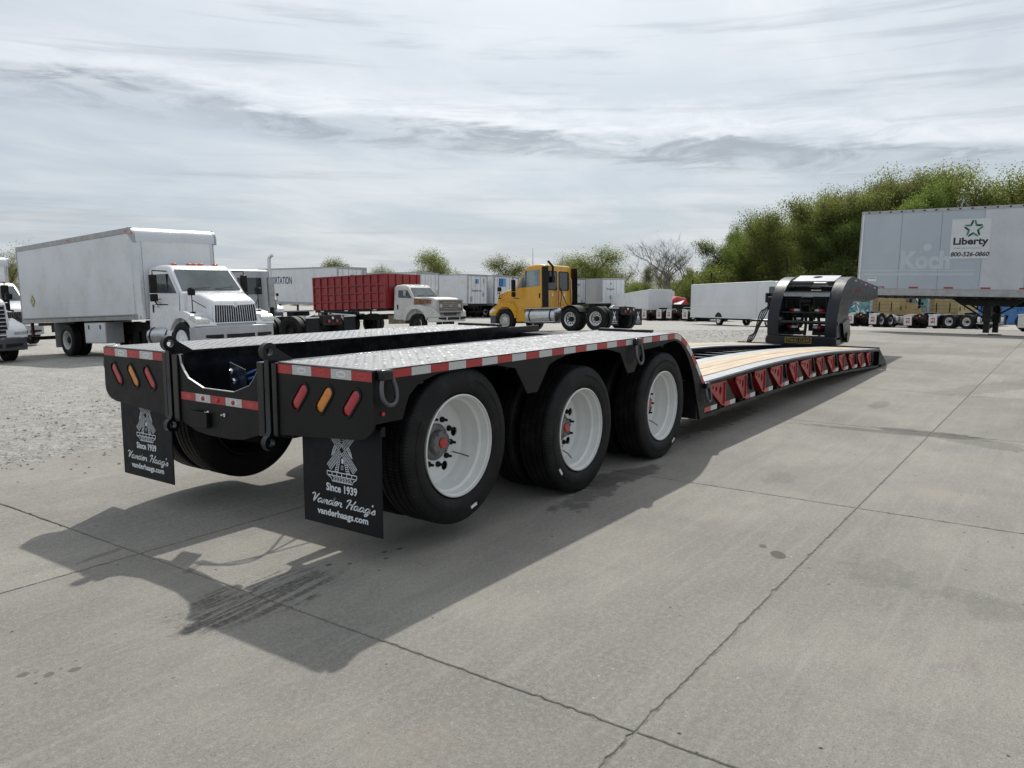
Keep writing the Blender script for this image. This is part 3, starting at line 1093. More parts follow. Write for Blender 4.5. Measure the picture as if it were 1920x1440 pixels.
    for sg in (-1, 1):          # tower sides, laid in courses
        ribbon(w, [(.010 + sg * .022, .600), (.010 + sg * .060, .508)], .0036, Oz, rt, uv)
        ribbon(w, [(.010 + sg * .014, .585), (.010 + sg * .034, .508)], .0028, Oz, rt, uv)
        for k in range(8):
            z_ = .586 - .0105 * k
            ribbon(w, [(.010 + sg * (.016 + .0026 * k), z_), (.010 + sg * (.028 + .0042 * k), z_ + .002)], .0040, Oz, rt, uv)
        ribbon(w, catmull([(.010 + sg * .012, .697), (.010 + sg * .045, .672), (.010 + sg * .070, .630), (.010 + sg * .080, .597)], 4), .0034, Oz, rt, uv)
        for k in range(6):
            ribbon(w, [(.010 + sg * (.040 + .003 * k), .640 - .004 * k), (.010 + sg * (.056 + .0045 * k), .655 - .011 * k)], .0040, Oz, rt, uv)
    for k in range(4):
        for sx_ in (-.010, .010):
            ribbon(w, [(.010 + sx_ - .008, .698 - .012 * k), (.010 + sx_ + .006, .698 - .012 * k)], .0034, Oz, rt, uv)
    ribbon(w, [(.014, .590), (.014, .563)], .016, Oz, rt, uv)
    for k in range(3):
        ribbon(w, [(.000, .548 - .009 * k), (.020, .548 - .009 * k)], .0028, Oz, rt, uv)
    ribbon(w, [(-.112, .508), (.122, .508)], .0052, Oz, rt, uv)
    ribbon(w, [(-.112, .487), (.122, .487)], .0052, Oz, rt, uv)
    for k in range(7):
        xk = -.110 + .0385 * k
        ribbon(w, [(xk, .508), (xk, .487)], .0052, Oz, rt, uv)
    ribbon(w, [(-.110, .487), (-.078, .472), (-.072, .456), (.088, .456), (.094, .472), (.122, .487)], .0046, Oz, rt, uv)
    for r_ in range(3):
        for k in range(7):
            xk = -.058 + .0215 * k + (.006 if r_ % 2 else 0)
            ribbon(w, [(xk - .008, .480 - .0085 * r_), (xk + .007, .478 - .0085 * r_)], .0044, Oz, rt, uv)
    w.build('windmill_print', PRINT, fl)
    text_part('Since 1939', .242, .046, ox + Vector((0, 0, .418)), rt, uv, fl, PRINT, bold=.028, depth=.001, space=1.02)
    text_part('vanderhaags.com', .400, .050, ox + Vector((0, 0, .266)), rt, uv, fl, PRINT, bold=.028, depth=.001, space=1.02)
    # brush script name
    w = MB()
    G = {
        'V': ([[(-.05, .80), (.02, .93), (.16, .98), (.22, .80), (.20, .4), (.20, .05), (.32, .35), (.46, .75), (.56, .98)]], .56),
        'a': ([[(.34, .42), (.20, .50), (.06, .36), (.03, .14), (.12, .02), (.26, .14), (.36, .44), (.34, .16), (.40, .02), (.52, .12)]], .48),
        'n': ([[(.0, .10), (.10, .46), (.11, .04), (.20, .34), (.32, .48), (.36, .32), (.34, .08), (.42, .02), (.52, .12)]], .48),
        'd': ([[(.34, .42), (.20, .50), (.05, .36), (.03, .14), (.12, .02), (.26, .14), (.38, .50), (.50, .98), (.38, .30), (.38, .06), (.46, .02), (.54, .12)]], .50),
        'e': ([[(.0, .10), (.20, .24), (.30, .40), (.20, .50), (.07, .36), (.06, .12), (.16, .02), (.36, .14)]], .33),
        'r': ([[(.0, .10), (.12, .50), (.16, .42), (.30, .44), (.26, .16), (.32, .02), (.42, .10)]], .42),
        'H': ([[(-.02, .74), (.10, .94), (.30, .97), (.20, .5), (.08, .0)], [(.72, .98), (.56, .5), (.46, .04), (.58, .06)], [(.14, .46), (.60, .54)]], .68),
        'g': ([[(.34, .42), (.20, .50), (.06, .36), (.03, .14), (.12, .02), (.26, .14), (.38, .46), (.30, -.10), (.16, -.36), (.04, -.30), (.16, -.08), (.46, .10)]], .42),
        "'": ([[(.10, 1.0), (.04, .78)]], .10),
        's': ([[(.0, .08), (.22, .48), (.26, .30), (.30, .12), (.18, .0), (.06, .06)]], .3),
        ' ': ([], .30),
    }
    cx_ = 0.0
    SC, SY = .0900, .052
    strokes = []
    for ch in "Vander Haag's":
        ss, adv = G[ch]
        for st in ss:
            strokes.append([((cx_ + p[0] + .22 * p[1]) * SC, p[1] * SY) for p in st])
        cx_ += adv
    tot = cx_ * SC
    for st in strokes:
        pts = catmull(st, 5) if len(st) > 2 else st
        pts = [(p[0] - tot / 2, p[1]) for p in pts]
        ww = []
        for i in range(len(pts)):
            a, b = pts[max(0, i - 1)], pts[min(len(pts) - 1, i + 1)]
            dn = abs(b[1] - a[1]) / (math.hypot(b[0] - a[0], b[1] - a[1]) + 1e-9)
            ww.append(.0046 + .0044 * dn)
        ribbon(w, pts, ww, ox + Vector((0, 0, .316)), rt, uv, .0012)
    w.build('script_lettering', PRINT, fl)
    # two uprights that frame the centre, with round eared lug plate between
    w = MB().box(-0.03, 0.02, *sorted((s_ * .395, s_ * .450)), .664, 1.090)
    w.build('rear_post', BLACK, TR, bevel=0.004)
    w = MB().box(-0.028, 0.02, *sorted((s_ * .522, s_ * .561)), .676, 1.094)
    w.build('rear_post', BLACK, TR, bevel=0.004)
    MB().box(0.0, 0.02, *sorted((s_ * .450, s_ * .522)), .670, 1.092).build('post_web', DEEP, TR)
    ec = (-.020, 1.155)
    outl = [(.12, 1.092), (.14, 1.100), (.025, 1.170)] + arc(ec[0], ec[1], .049, 20, 252, 14) + [(-.034, 1.09), (-.034, .70)] + arc(-.030, .635, .045, 110, 330, 12) + [(.02, .66), (.02, 1.07)]
    MB().plate([outl, ellipse(ec[0], ec[1], .024, .024, 16), ellipse(-.030, .635, .022, .022, 16)], 'y', *sorted((s_ * .468, s_ * .508))).build('lug_plate', BLACK, TR, bevel=0.003)
    # side marker and corner lash ring
    MB().lathe([(.011, 0), (.011, .006), (.006, .010)], 14, 'y', (.055, s_ * HW, .868) if s_ > 0 else (.055, -HW - .010, .868), 0).build('side_marker', REDL, TR)


def lash_ring(x, z, s_, drop=.12, sc=1.0):
    p = part('lash_ring', TR, (x, s_ * (HW + .004), z))
    MB().box(-.045, .045, *sorted((s_ * .0, s_ * .045)), -.045, .014).build('shackle_block', BLACK, p, bevel=.014, seg=3)
    pts = [(.036 * sc * math.sin(t) * (1.0 + .25 * math.cos(t)), s_ * (.030 + .012 * math.cos(t)), -.5 * drop - .5 * drop * math.cos(t)) for t in [2 * PI * i / 22 for i in range(22)]]
    MB().tube([(q[0] * 1.45 + .01, q[1] * 1.2, q[2]) for q in pts], .0125, 10, closed=True).build('ring', mat('worn_ring_steel', (.10, .10, .105), .3, .8, var=.3), p)


for s_ in (-1, 1):
    lash_ring(.055, 1.085, s_, .17)
    lash_ring(2.90, 1.085, s_, .19)
    lash_ring(4.40, .575, s_, .17)

# tape along the side edge and down over the hump
edge = [(.125, 1.096), (3.66, 1.099), (3.74, 1.093), (3.82, 1.069), (3.90, 1.034), (3.975, .990), (4.06, .930), (4.14, .856), (4.23, .776), (4.315, .684), (4.40, .595)]
seg_l = [math.hypot(edge[i + 1][0] - edge[i][0], edge[i + 1][1] - edge[i][1]) for i in range(len(edge) - 1)]


def along(d):
    for i, L in enumerate(seg_l):
        if d <= L or i == len(seg_l) - 1:
            t = d / L
            a, b = edge[i], edge[i + 1]
            k = Vector((b[0] - a[0], b[1] - a[1])).normalized()
            # smooth the normal
            return (a[0] + (b[0] - a[0]) * t, a[1] + (b[1] - a[1]) * t), Vector((k.y, -k.x))
        d -= L


tot_l = sum(seg_l)
d0, red = 0.0, True
while d0 < tot_l - .05:
    d1 = min(tot_l, d0 + .1545)
    ks = 4
    outer, inner = [], []
    for i in range(ks + 1):
        d = d0 + .0004 + (d1 - d0 - .0008) * i / ks
        p, nn = along(d)
        _, n1_ = along(max(0, d - .05))
        _, n2_ = along(min(tot_l, d + .05))
        nn = (n1_ + n2_).normalized()
        outer.append((p[0] + nn.x * .006, p[1] + nn.y * .006))
        inner.append((p[0] + nn.x * .050, p[1] + nn.y * .050))
    for s_ in (-1, 1):
        MB().plate([outer + inner[::-1]], 'y', *sorted((s_ * (HW + .0005), s_ * (HW + .0018)))).build('reflective_tape', REDT if red else WHT, TR)
    d0, red = d1, not red

# centre rear plate with the deep cut-out
cut = [(.392, 1.088), (.378, 1.029), (.345, .985), (.305, .945), (.152, .894), (-.152, .894), (-.305, .945), (-.345, .985), (-.378, 1.029), (-.392, 1.088)]
cp = [(-.394, 1.088), (-.394, .672), (-.348, .656), (-.23, .620), (-.114, .608), (.114, .608), (.23, .620), (.348, .656), (.394, .672), (.394, 1.088)]
MB().plate([cut + cp], 'x', -0.016, 0.0).build('centre_panel', BLACKM, TR, bevel=0.0)
w = MB()
for i in range(len(cut) - 1):
    a, b = cut[i], cut[i + 1]
    w.add([(-.016, a[0], a[1]), (-.016, b[0], b[1]), (-.002, b[0], b[1]), (-.002, a[0], a[1]), (-.016, a[0], a[1] + .004), (-.016, b[0], b[1] + .004), (-.002, b[0], b[1] + .004), (-.002, a[0], a[1] + .004)],
          [(0, 1, 2, 3), (4, 5, 6, 7), (0, 1, 5, 4), (2, 3, 7, 6), (0, 3, 7, 4), (1, 2, 6, 5)])
w.build('cutout_lip', ALUD, TR)
bd = (.385, .229, .078, -.074, -.229, -.385)
for i in range(5):
    red = i % 2 == 0
    a, b = bd[i + 1] + .0006, bd[i] - .0006
    w = MB().box(-.0178, -.0164, a, b, .809, .858)
    w.plate([ellipse((a + b) / 2, .8335, .036, .016, 16)], 'x', -.0184, -.0178, 1)
    w.build('reflective_tape', [REDT if red else WHT, RED2 if red else WHL], TR)
for y in (.150, .0, -.150):
    MB().lathe([(.014, .0), (.014, -.006), (.009, -.011), (.0, -.012)], 14, 'x', (-.0186, y, .8335)).build('marker_light', REDL, TR)
MB().box(-.045, -.018, .085, .262, .655, .752).build('plate_bracket', BLACKM, TR, bevel=.004)
for y in (.095, -.068):
    w = MB().lathe([(.012, .0), (.012, -.010)], 6, 'x', (-.017, y, .752))
    w.lathe([(.006, -.010), (.006, -.022)], 8, 'x', (-.017, y + .012, .752))
    w.build('bolt', CHROME, TR)

# inside of the rear frame
w = MB()
for x, z0, z1 in ((1.35, .62, .90), (2.05, .62, .90), (2.80, .62, .92), (3.6, .50, .95)):
    w.box(x, x + .10, -.545, .545, z0, z1)
w.build('cross_member', DEEP, TR)
w = MB()
w.box(1.05, 4.3, -.10, .10, .60, .80)
w.build('spine_beam', DEEP, TR)
MB().box(1.0, 4.3, -.545, .545, .82, .84).build('belly_sheet', DEEP, TR)
MB().box(4.25, 4.34, -1.28, 1.28, .25, .60).build('transition_beam', BLACKM, TR, bevel=.004)
MB().box(3.95, 4.26, -.545, .545, .35, 1.02).build('bulkhead', DEEP, TR)
w = MB()
w.M = Matrix.Translation((.30, .25, .925)) @ Matrix.Rotation(R(14), 4, 'X') @ Matrix.Rotation(R(-10), 4, 'Y')
w.box(-.004, .004, -.095, .075, -.10, .085)
w.build('valve_bracket', mat('blue_black_bracket', (.022, .03, .05), .4), TR, bevel=.003)
for y, z in ((.262, .968), (.238, .905)):
    w = MB().lathe([(.014, 0), (.019, -.012), (.019, -.026), (.012, -.034), (.012, -.040)], 14, 'x', (.29, y, z))
    w.build('air_coupling', CHROME, TR)
for k in range(3):
    MB().tube(catmull([(.32, .18 - .02 * k, .95 - .03 * k), (.40, .06 - .05 * k, .99 - .03 * k), (.62, -.05, .93), (1.1, .2 * k - .1, .95)], 6), .008, 6).build('air_hose', BLUEI, TR)

# running gear: three axles, dual wheels either side; the rear axle is lifted
RT_ = .4687


def tyre_prof(Rr, w, rb, grooved=True):
    h = w / 2
    p = [(rb - .004, .36 * w), (rb + .006, .41 * w), (rb + .03, .47 * w), (rb + .06, .496 * w), ((Rr + rb) / 2, .5 * w), (Rr - .06, .487 * w), (Rr - .030, .462 * w), (Rr - .012, .435 * w), (Rr - .002, .395 * w)]
    if grooved:
        gs = [-.27, -.09, .09, .27]
        for g in reversed(gs):
            p += [(Rr, (g + .024) * w), (Rr - .012, (g + .018) * w), (Rr - .012, (g - .018) * w), (Rr, (g - .024) * w)]
    p += [(Rr - .002, -.395 * w), (Rr - .012, -.435 * w), (Rr - .030, -.462 * w), (Rr - .06, -.487 * w), ((Rr + rb) / 2, -.5 * w), (rb + .06, -.496 * w), (rb + .03, -.47 * w), (rb + .006, -.41 * w), (rb - .004, -.36 * w), (rb + .002, -.2 * w), (rb + .002, .2 * w)]
    return p


TW = .268
ty_me = MB().lathe(tyre_prof(RT_, TW, .300), 72, 'y', close=True).mesh('tyre', TYRE, 40)
# deep dished rim; outboard is -y for the right hand wheels (rotated by pi on the left)
o_ = -TW / 2 + .012
rim_prof = [(.298, o_ - .006), (.305, o_ - .003), (.305, o_ + .004), (.300, o_ + .010), (.290, o_ + .016), (.287, o_ + .045), (.283, o_ + .062), (.270, o_ + .074), (.266, o_ + .110), (.264, o_ + .132), (.257, o_ + .142), (.254, o_ + .175), (.248, o_ + .192), (.236, o_ + .200), (.236, o_ + .208), (.285, o_ + .212), (.290, o_ + .236), (.296, o_ + .236), (.296, o_ + .002)]
rim_me = MB().lathe(rim_prof, 72, 'y', close=True).mesh('rim', RIMW, 30)
dk = MB().plate([ellipse(0, 0, .246, .246, 48), ellipse(0, 0, .110, .110, 28)] + [ellipse(.186 * math.cos(a), .186 * math.sin(a), .030, .030, 14) for a in [2 * PI * k / 5 + .35 for k in range(5)]], 'y', o_ + .199, o_ + .207)
disc_me = dk.mesh('disc', RIMW)
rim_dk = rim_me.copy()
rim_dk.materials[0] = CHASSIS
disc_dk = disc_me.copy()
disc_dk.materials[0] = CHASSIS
hb = MB().lathe([(.112, o_ + .24), (.112, o_ + .190), (.100, o_ + .182), (.078, o_ + .178), (.076, o_ + .150), (.072, o_ + .142), (.058, o_ + .140), (.050, o_ + .136), (.0, o_ + .136)], 28, 'y')
for k in range(6):
    a = 2 * PI * k / 6 + .2
    hb.lathe([(.008, o_ + .142), (.008, o_ + .134)], 6, 'y', (.064 * math.cos(a), 0, .064 * math.sin(a)))
hub_me = hb.mesh('hub', HUBG)
cap_me = MB().lathe([(.034, o_ + .137), (.034, o_ + .128), (.028, o_ + .122), (.0, o_ + .121)], 20, 'y').mesh('hub_cap', REDL)
nut_me = MB().lathe([(.018, o_ + .200), (.018, o_ + .186), (.014, o_ + .180), (.009, o_ + .176), (.009, o_ + .156), (.006, o_ + .152), (.0, o_ + .152)], 8, 'y', (.143, 0, 0)).mesh('lug_nut', BLACKM)
vs_ = MB().tube([(.175, o_ + .19, .0), (.205, o_ + .13, .0), (.235, o_ + .10, .0)], .005, 6)
stem_me = vs_.mesh('valve_stem', HUBG)
mk = MB()
mr = random.Random(6)
ang_ = 20.0
while ang_ < 380:
    L_ = mr.uniform(1.0, 2.4)
    if 95 < ang_ % 180 < 170:
        ang_ += 8
        continue
    r0_, r1_ = .385, .402
    y_ = -TW / 2 - .0012
    pts_ = [(r0_ * math.cos(R(ang_)), r0_ * math.sin(R(ang_))), (r0_ * math.cos(R(ang_ + L_)), r0_ * math.sin(R(ang_ + L_))), (r1_ * math.cos(R(ang_ + L_)), r1_ * math.sin(R(ang_ + L_))), (r1_ * math.cos(R(ang_)), r1_ * math.sin(R(ang_)))]
    mk.plate([pts_], 'y', y_, y_ + .004)
    ang_ += L_ + 1.1
mould_me = mk.mesh('sidewall_moulding', TYRE)
tag_me = MB().box(-.028, .028, -TW / 2 - .0035, -TW / 2 + .002, -.409, -.392).mesh('sticker', WHL)


def mobj(name, me, parent, rot=None, loc=(0, 0, 0)):
    o = bpy.data.objects.new(name, me)
    col.objects.link(o)
    o.parent = parent
    o.location = loc
    if rot:
        o.rotation_euler = rot
    return o


AX = ((.7254, .5853, 9), (2.1359, .4687, 63), (3.5342, .4687, 40))
for xi, (ax_, az_, spin) in enumerate(AX):
    w = MB().cyl((ax_, 0, az_), .065, -.75, .75, 'y', 20)
    w.build('axle', CHASSIS, TR)
    for s_ in (-1, 1):
        MB().plate([[(ax_ - .35, .66), (ax_ + .50, .66), (ax_ + .46, .60), (ax_ + .12, az_ + .01), (ax_ - .12, az_ + .01)]], 'y', *sorted((s_ * .40, s_ * .47))).build('suspension_arm', CHASSIS, TR)
        MB().lathe([(.12, .62), (.13, .66), (.11, .70), (.13, .74), (.12, .80)], 18, 'z', (ax_ + .38, s_ * .46, -.08)).build('air_spring', RUBF, TR)
        MB().cyl((ax_, 0, az_), .205, *sorted((s_ * .62, s_ * .92)), 'y', 28).build('brake_drum', CHASSIS, TR)
        for row, yc in (('o', 1.142), ('i', .838)):
            q = part('wheel', TR, (ax_, s_ * yc, az_), 0 if s_ < 0 else PI)
            sp = R(spin + 37 * (row == 'i') + 90 * (s_ > 0))
            if row == 'i':
                q.rotation_euler = (0, 0, PI if s_ < 0 else 0)
            mobj('tyre', ty_me, q)
            mobj('rim', rim_me if row == 'o' else rim_dk, q)
            mobj('disc', disc_me if row == 'o' else disc_dk, q, (0, sp, 0))
            if row == 'o':
                mobj('hub', hub_me, q, (0, sp, 0))
                mobj('hub_cap', cap_me, q)
                for k in range(10):
                    mobj('lug_nut', nut_me, q, (0, sp + 2 * PI * k / 10, 0))
                mobj('valve_stem', stem_me, q, (0, sp + .35, 0))
                mobj('sidewall_moulding', mould_me, q, (0, sp * 3, 0))['kind'] = 'stuff'
                mobj('sticker', tag_me, q, (0, {0: R(-16), 1: R(50), 2: R(-32)}[xi], 0))

# ------------------------------------------------------------------ low deck
TOP = [(4.33, .598), (5.0, .604), (5.5, .609), (6.05, .613), (6.7, .610), (7.34, .602), (8.1, .583), (8.98, .557), (9.7, .525), (10.34, .490), (11.0, .452), (11.7, .414), (12.2, .386), (12.73, .352)]
BOT = [(4.33, .238), (6.5, .238), (7.5, .230), (8.45, .215), (9.4, .180), (10.42, .137), (11.3, .090), (12.2, .045), (12.73, .015)]


def lerp(tb, x):
    return float(np.interp(x, [p[0] for p in tb], [p[1] for p in tb]))


def strip(y0, y1, dz0, dz1, x0, x1, n=26, tb=TOP):
    w = MB()
    rings = []
    for i in range(n + 1):
        x = x0 + (x1 - x0) * i / n
        z = lerp(tb, x)
        rings.append([(x, y0, z + dz0), (x, y1, z + dz0), (x, y1, z + dz1), (x, y0, z + dz1)])
    return w.loft(rings)


for s_ in (-1, 1):
    strip(*sorted((s_ * 1.140, s_ * 1.298)), -.020, .0, 4.36, 12.68).build('edge_strip', STEEL, TR, bevel=.002)
    strip(*sorted((s_ * 1.285, s_ * 1.300)), -.045, -.0205, 4.45, 12.68).build('edge_angle', BLACKM, TR)
    strip(*sorted((s_ * .440, s_ * .618)), -.020, .0, 4.36, 12.60).build('inner_strip', STEEL, TR, bevel=.002)
    ys_ = np.linspace(.624, 1.134, 5)
    for k in range(4):
        strip(*sorted((s_ * (ys_[k] + .003), s_ * (ys_[k + 1] - .003))), -.036, .003 + .002 * (k % 2), 4.37, 12.56, 30).build('plank', WOOD, TR, bevel=.002, seg=1)
    # side web, bottom flange
    w = MB()
    rings = []
    for i in range(27):
        x = 4.44 + (12.73 - 4.44) * i / 26
        rings.append([(x, s_ * 1.20, lerp(BOT, x) + .01), (x, s_ * 1.212, lerp(BOT, x) + .01), (x, s_ * 1.212, lerp(TOP, x) - .02), (x, s_ * 1.20, lerp(TOP, x) - .02)])
    w.loft(rings)
    w.build('side_web', BLACKM, TR)
    strip(*sorted((s_ * 1.14, s_ * 1.296)), .0, .038, 4.32, 12.95, 26, BOT).build('bottom_flange', BLACKM, TR, bevel=.003)
    # inner main beams
    w = MB()
    rings = []
    for i in range(27):
        x = 4.3 + (12.7 - 4.3) * i / 26
        rings.append([(x, s_ * .52, lerp(BOT, x)), (x, s_ * .535, lerp(BOT, x)), (x, s_ * .535, lerp(TOP, x) - .02), (x, s_ * .52, lerp(TOP, x) - .02)])
    w.loft(rings)
    w.build('main_beam', BLACKM, TR)
    # tapered front wing
    wing = [(12.70, .350), (12.80, .315), (13.13, .170), (13.40, .055), (13.44, .02), (13.40, .004), (12.70, .012)]
    MB().plate([wing], 'y', *sorted((s_ * 1.296, s_ * 1.270))).build('front_wing', BLACKM, TR, bevel=.003)
    MB().plate([wing], 'y', *sorted((s_ * .80, s_ * .775))).build('front_wing', BLACKM, TR, bevel=.003)
    for k in range(3):
        xk = 12.78 + .16 * k
        MB().box(xk, xk + .02, *sorted((s_ * 1.269, s_ * .801)), .02, .30 - .075 * k).build('wing_rib', BLACKM, TR)

w = MB()
for k, x in enumerate(np.arange(4.75, 12.4, .56)):
    z = lerp(TOP, x)
    w.box(x, x + .055, -.515, .515, z - .16, z - .085)
    w.box(x - .02, x + .075, -.515, .515, z - .085, z - .078)
w.build('deck_cross_member', BLACK, TR)
w = MB()
for y in (-.28, -.10, .10, .28):
    w.tube([(4.4, y, .42), (8.4, y, .38), (12.3, y, .2)], .016, 6)
w.build('air_line', STEEL, TR)
MB().box(12.60, 12.70, -1.30, 1.30, .340, .382).build('front_rail', BLACK, TR, bevel=.004)
MB().box(12.55, 12.66, -.51, .51, .06, .34).build('front_beam', BLACK, TR, bevel=.004)

# swing out brackets, gussets and tape down both sides
for s_ in (-1, 1):
    for k in range(12):
        xr = 4.945 + .632 * k
        if xr > 12.1:
            break
        wd = (.42, .33, .37, .44, .34, .46, .35, .38, .36, .34, .36, .3)[k]
        zt_ = lerp(TOP, xr) - .052
        zb = lerp(BOT, xr) + .068
        Hh = zt_ - zb
        xl = xr - wd
        ou = [(xl, zt_ + .003), (xr, zt_), (xr, zb + .03), (xr - .03, zb), (xr - .09, zb), (xl, zt_ - .055)]
        f = wd / .42
        ho = [ellipse(xr - .315 * f, zt_ - .038, .019 * f, .019, 10), ellipse(xr - .225 * f, zt_ - .062, .026 * f, .028, 10), ellipse(xr - .115 * f, zt_ - .092, .033 * f, .042 * Hh / .23, 12)]
        bp_ = part('bracket', TR)
        MB().plate([ou] + ho, 'y', *sorted((s_ * 1.296, s_ * 1.272))).build('bracket_plate', REDP, bp_, bevel=.002)
        w = MB()
        inn = [(xl + .012, zt_ - .009), (xr - .014, zt_ - .012), (xr - .014, zb + .034), (xr - .036, zb + .012), (xr - .086, zb + .014), (xl + .012, zt_ - .050)]
        w.plate([ou, inn], 'y', *sorted((s_ * 1.310, s_ * 1.215)))
        w.build('bracket_rim', REDP, bp_)
        MB().lathe([(.030, -.02), (.030, .03)], 14, 'z', (xr - .06, s_ * 1.255, zb - .018)).build('pivot', BLACKM, bp_)
        # gusset right of the bracket and its tape
        if xr < 11.8:
            g = [(xr + .006, zt_ + .02), (xr + .05, zt_ + .005), (xr + .325, zb + .028), (xr + .325, zb - .026), (xr + .006, zb - .026)]
            MB().plate([g], 'y', *sorted((s_ * 1.294, s_ * 1.284))).build('gusset', BLACKM, TR, bevel=.001)
            ya, yb = sorted((s_ * 1.2945, s_ * 1.2965))
            for a, b, mt in ((xr + .012, xr + .165, REDT), (xr + .166, xr + .322, WHT)):
                MB().box(a, b, ya, yb, zb - .022, zb + .026).build('reflective_tape', mt, TR)
        if k % 2 == 1:
            p = part('lash_hook', TR, (xr + .10 + .06, s_ * 1.275, zt_ - .01))
            MB().tube(catmull([(.0, 0, .0), (-.035, s_ * .03, -.03), (-.03, s_ * .035, -.10), (.02, s_ * .03, -.16), (.05, 0, -.17)], 5), .015, 8).build('hook', NAVY, p)
    g = [(4.443, .545), (4.47, .52), (4.745, .345), (4.745, .292), (4.443, .292)]
    MB().plate([g], 'y', *sorted((s_ * 1.294, s_ * 1.284))).build('gusset', BLACKM, TR)
    ya, yb = sorted((s_ * 1.2962, s_ * 1.2975))
    MB().box(4.415, 4.580, ya, yb, .290, .338).build('reflective_tape', REDT, TR)
    MB().box(4.581, 4.745, ya, yb, .290, .338).build('reflective_tape', WHT, TR)

# ------------------------------------------------------------------ gooseneck standing at the front
GN = part('gooseneck', TR, (0, .10, 0))
arm = [(12.69, .44), (12.66, .80), (12.69, .95), (12.80, 1.14), (12.95, 1.33), (13.13, 1.48), (13.36, 1.59), (13.62, 1.645), (13.85, 1.655), (16.2, 1.455), (16.2, 1.20), (14.9, 1.13), (14.3, 1.165), (13.95, 1.175), (13.72, 1.12), (13.60, 1.03), (13.55, .90), (13.62, .55), (13.50, .40), (13.0, .37)]
for s_ in (-1, 1):
    w = MB().plate([arm], 'y', *sorted((s_ * .43, s_ * .645)))
    w.build('neck_arm', NAVY, GN, bevel=.006)
    if s_ < 0:
        pass
    MB().plate([[(12.95, .78), (13.45, .86), (13.60, .55), (13.48, .42), (13.1, .50)]], 'y', *sorted((s_ * .646, s_ * .69))).build('pivot_plate', BLACK, GN, bevel=.004)
    MB().cyl((13.30, s_ * .69, .50), .10, -.03, .03, 'y', 22).build('pivot_pin', BLACK, GN, bevel=.004)
w = MB().plate([[(16.12, 1.47), (16.62, 1.43), (16.62, 1.415), (16.12, 1.44)]], 'y', -.66, .66)
w.build('top_lip', ALUD, GN)
MB().box(12.62, 12.98, -.645, .645, .372, .525).build('base_block', NAVY, GN, bevel=.012)
MB().plate([[(y, z) for y, z in ((-.66, .40), (-.60, .36), (.60, .36), (.66, .40), (.66, .48), (-.66, .48))]], 'x', 12.63, 12.95).build('base_shoe', BLACK, GN, bevel=.004)
w = MB().box(12.612, 12.620, -.215, .275, .398, .505)
sp_ = w.build('warning_sign', BLACKM, GN)
w = MB()
for a in ((-.215, .275, .398, .406), (-.215, .275, .497, .505)):
    w.box(12.606, 12.612, *a)
for a in ((-.215, -.205), (.265, .275)):
    w.box(12.606, 12.612, a[0], a[1], .406, .497)
w.build('sign_border', GOLD, sp_)
text_part('STAND CLEAR', .43, .062, (12.611, .03, .452), (0, -1, 0), (0, 0, 1), sp_, GOLD, bold=.0)
# cross pieces between the arms
MB().cyl((12.72, 0, .79), .034, -.66, .66, 'y', 16).build('pivot_tube', BLACK, GN)
MB().box(12.80, 12.88, -.43, .43, .965, .985).build('thin_rail', NAVY, GN)
MB().box(12.92, 13.04, -.43, .43, 1.275, 1.360).build('cross_beam', STEEL, GN, bevel=.004)
MB().box(12.90, 13.06, -.43, .43, 1.361, 1.375).build('cross_flange', NAVY, GN)
tp = MB().plate([[(13.42, -.38), (13.98, -.38), (13.98, .42), (13.42, .42)], ellipse(13.82, .03, .10, .09, 18)], 'z', -.007, .007)
tp.v = [(x, y, z + 1.565 + (x - 13.42) * .20) for x, y, z in tp.v]
tp.build('top_plate', STEEL, GN, bevel=.002)
MB().box(13.3, 13.42, -.43, .43, 1.50, 1.53).build('rear_sill', BLACK, GN)
MB().box(14.2, 15.9, -.42, .42, 1.16, 1.2).build('belly_plate', BLACK, GN)
for y0_, y1_ in ((.10, .42), (-.42, -.12)):
    MB().box(13.52, 13.55, y0_, y1_, .90, 1.46).build('added_dark_backing', DEEP, GN)  # added dark sheets that darken the open inside of the neck
    MB().box(13.0, 13.4, y0_, y1_, .535, .60).build('spring_tray', CHASSIS, GN)
MB().box(13.30, 13.36, -.42, .42, 1.08, 1.26).build('cross_box', DEEP, GN)
MB().box(13.25, 13.30, -.06, .02, .60, .95).build('centre_post', CHASSIS, GN)
MB().box(14.0, 14.06, -.42, .42, 1.20, 1.44).build('rear_bulkhead', DEEP, GN)
MB().box(13.2, 13.25, -.43, -.30, .53, 1.25).build('side_web', DEEP, GN)
MB().box(13.2, 13.25, .32, .43, .53, 1.25).build('side_web', DEEP, GN)
MB().box(13.12, 13.20, -.42, .42, .86, .92).build('cross_tie', CHASSIS, GN)
MB().lathe([(.06, -.13), (.085, -.12), (.085, .12), (.06, .13)], 18, 'y', (14.1, .05, 1.47)).build('air_tank', WHITE, GN)
MB().lathe([(.035, -.15), (.035, .15)], 14, 'y', (13.9, .02, 1.36)).build('cylinder', mat('dark_red_cylinder', (.12, .02, .02), .5), GN)
MB().lathe([(.05, -.10), (.075, -.09), (.075, .09), (.05, .10)], 16, 'y', (13.05, .02, 1.185)).build('tank', BLACKM, GN)
MB().box(12.98, 13.12, -.09, .09, 1.262, 1.272).build('tank_strap', STEEL, GN)
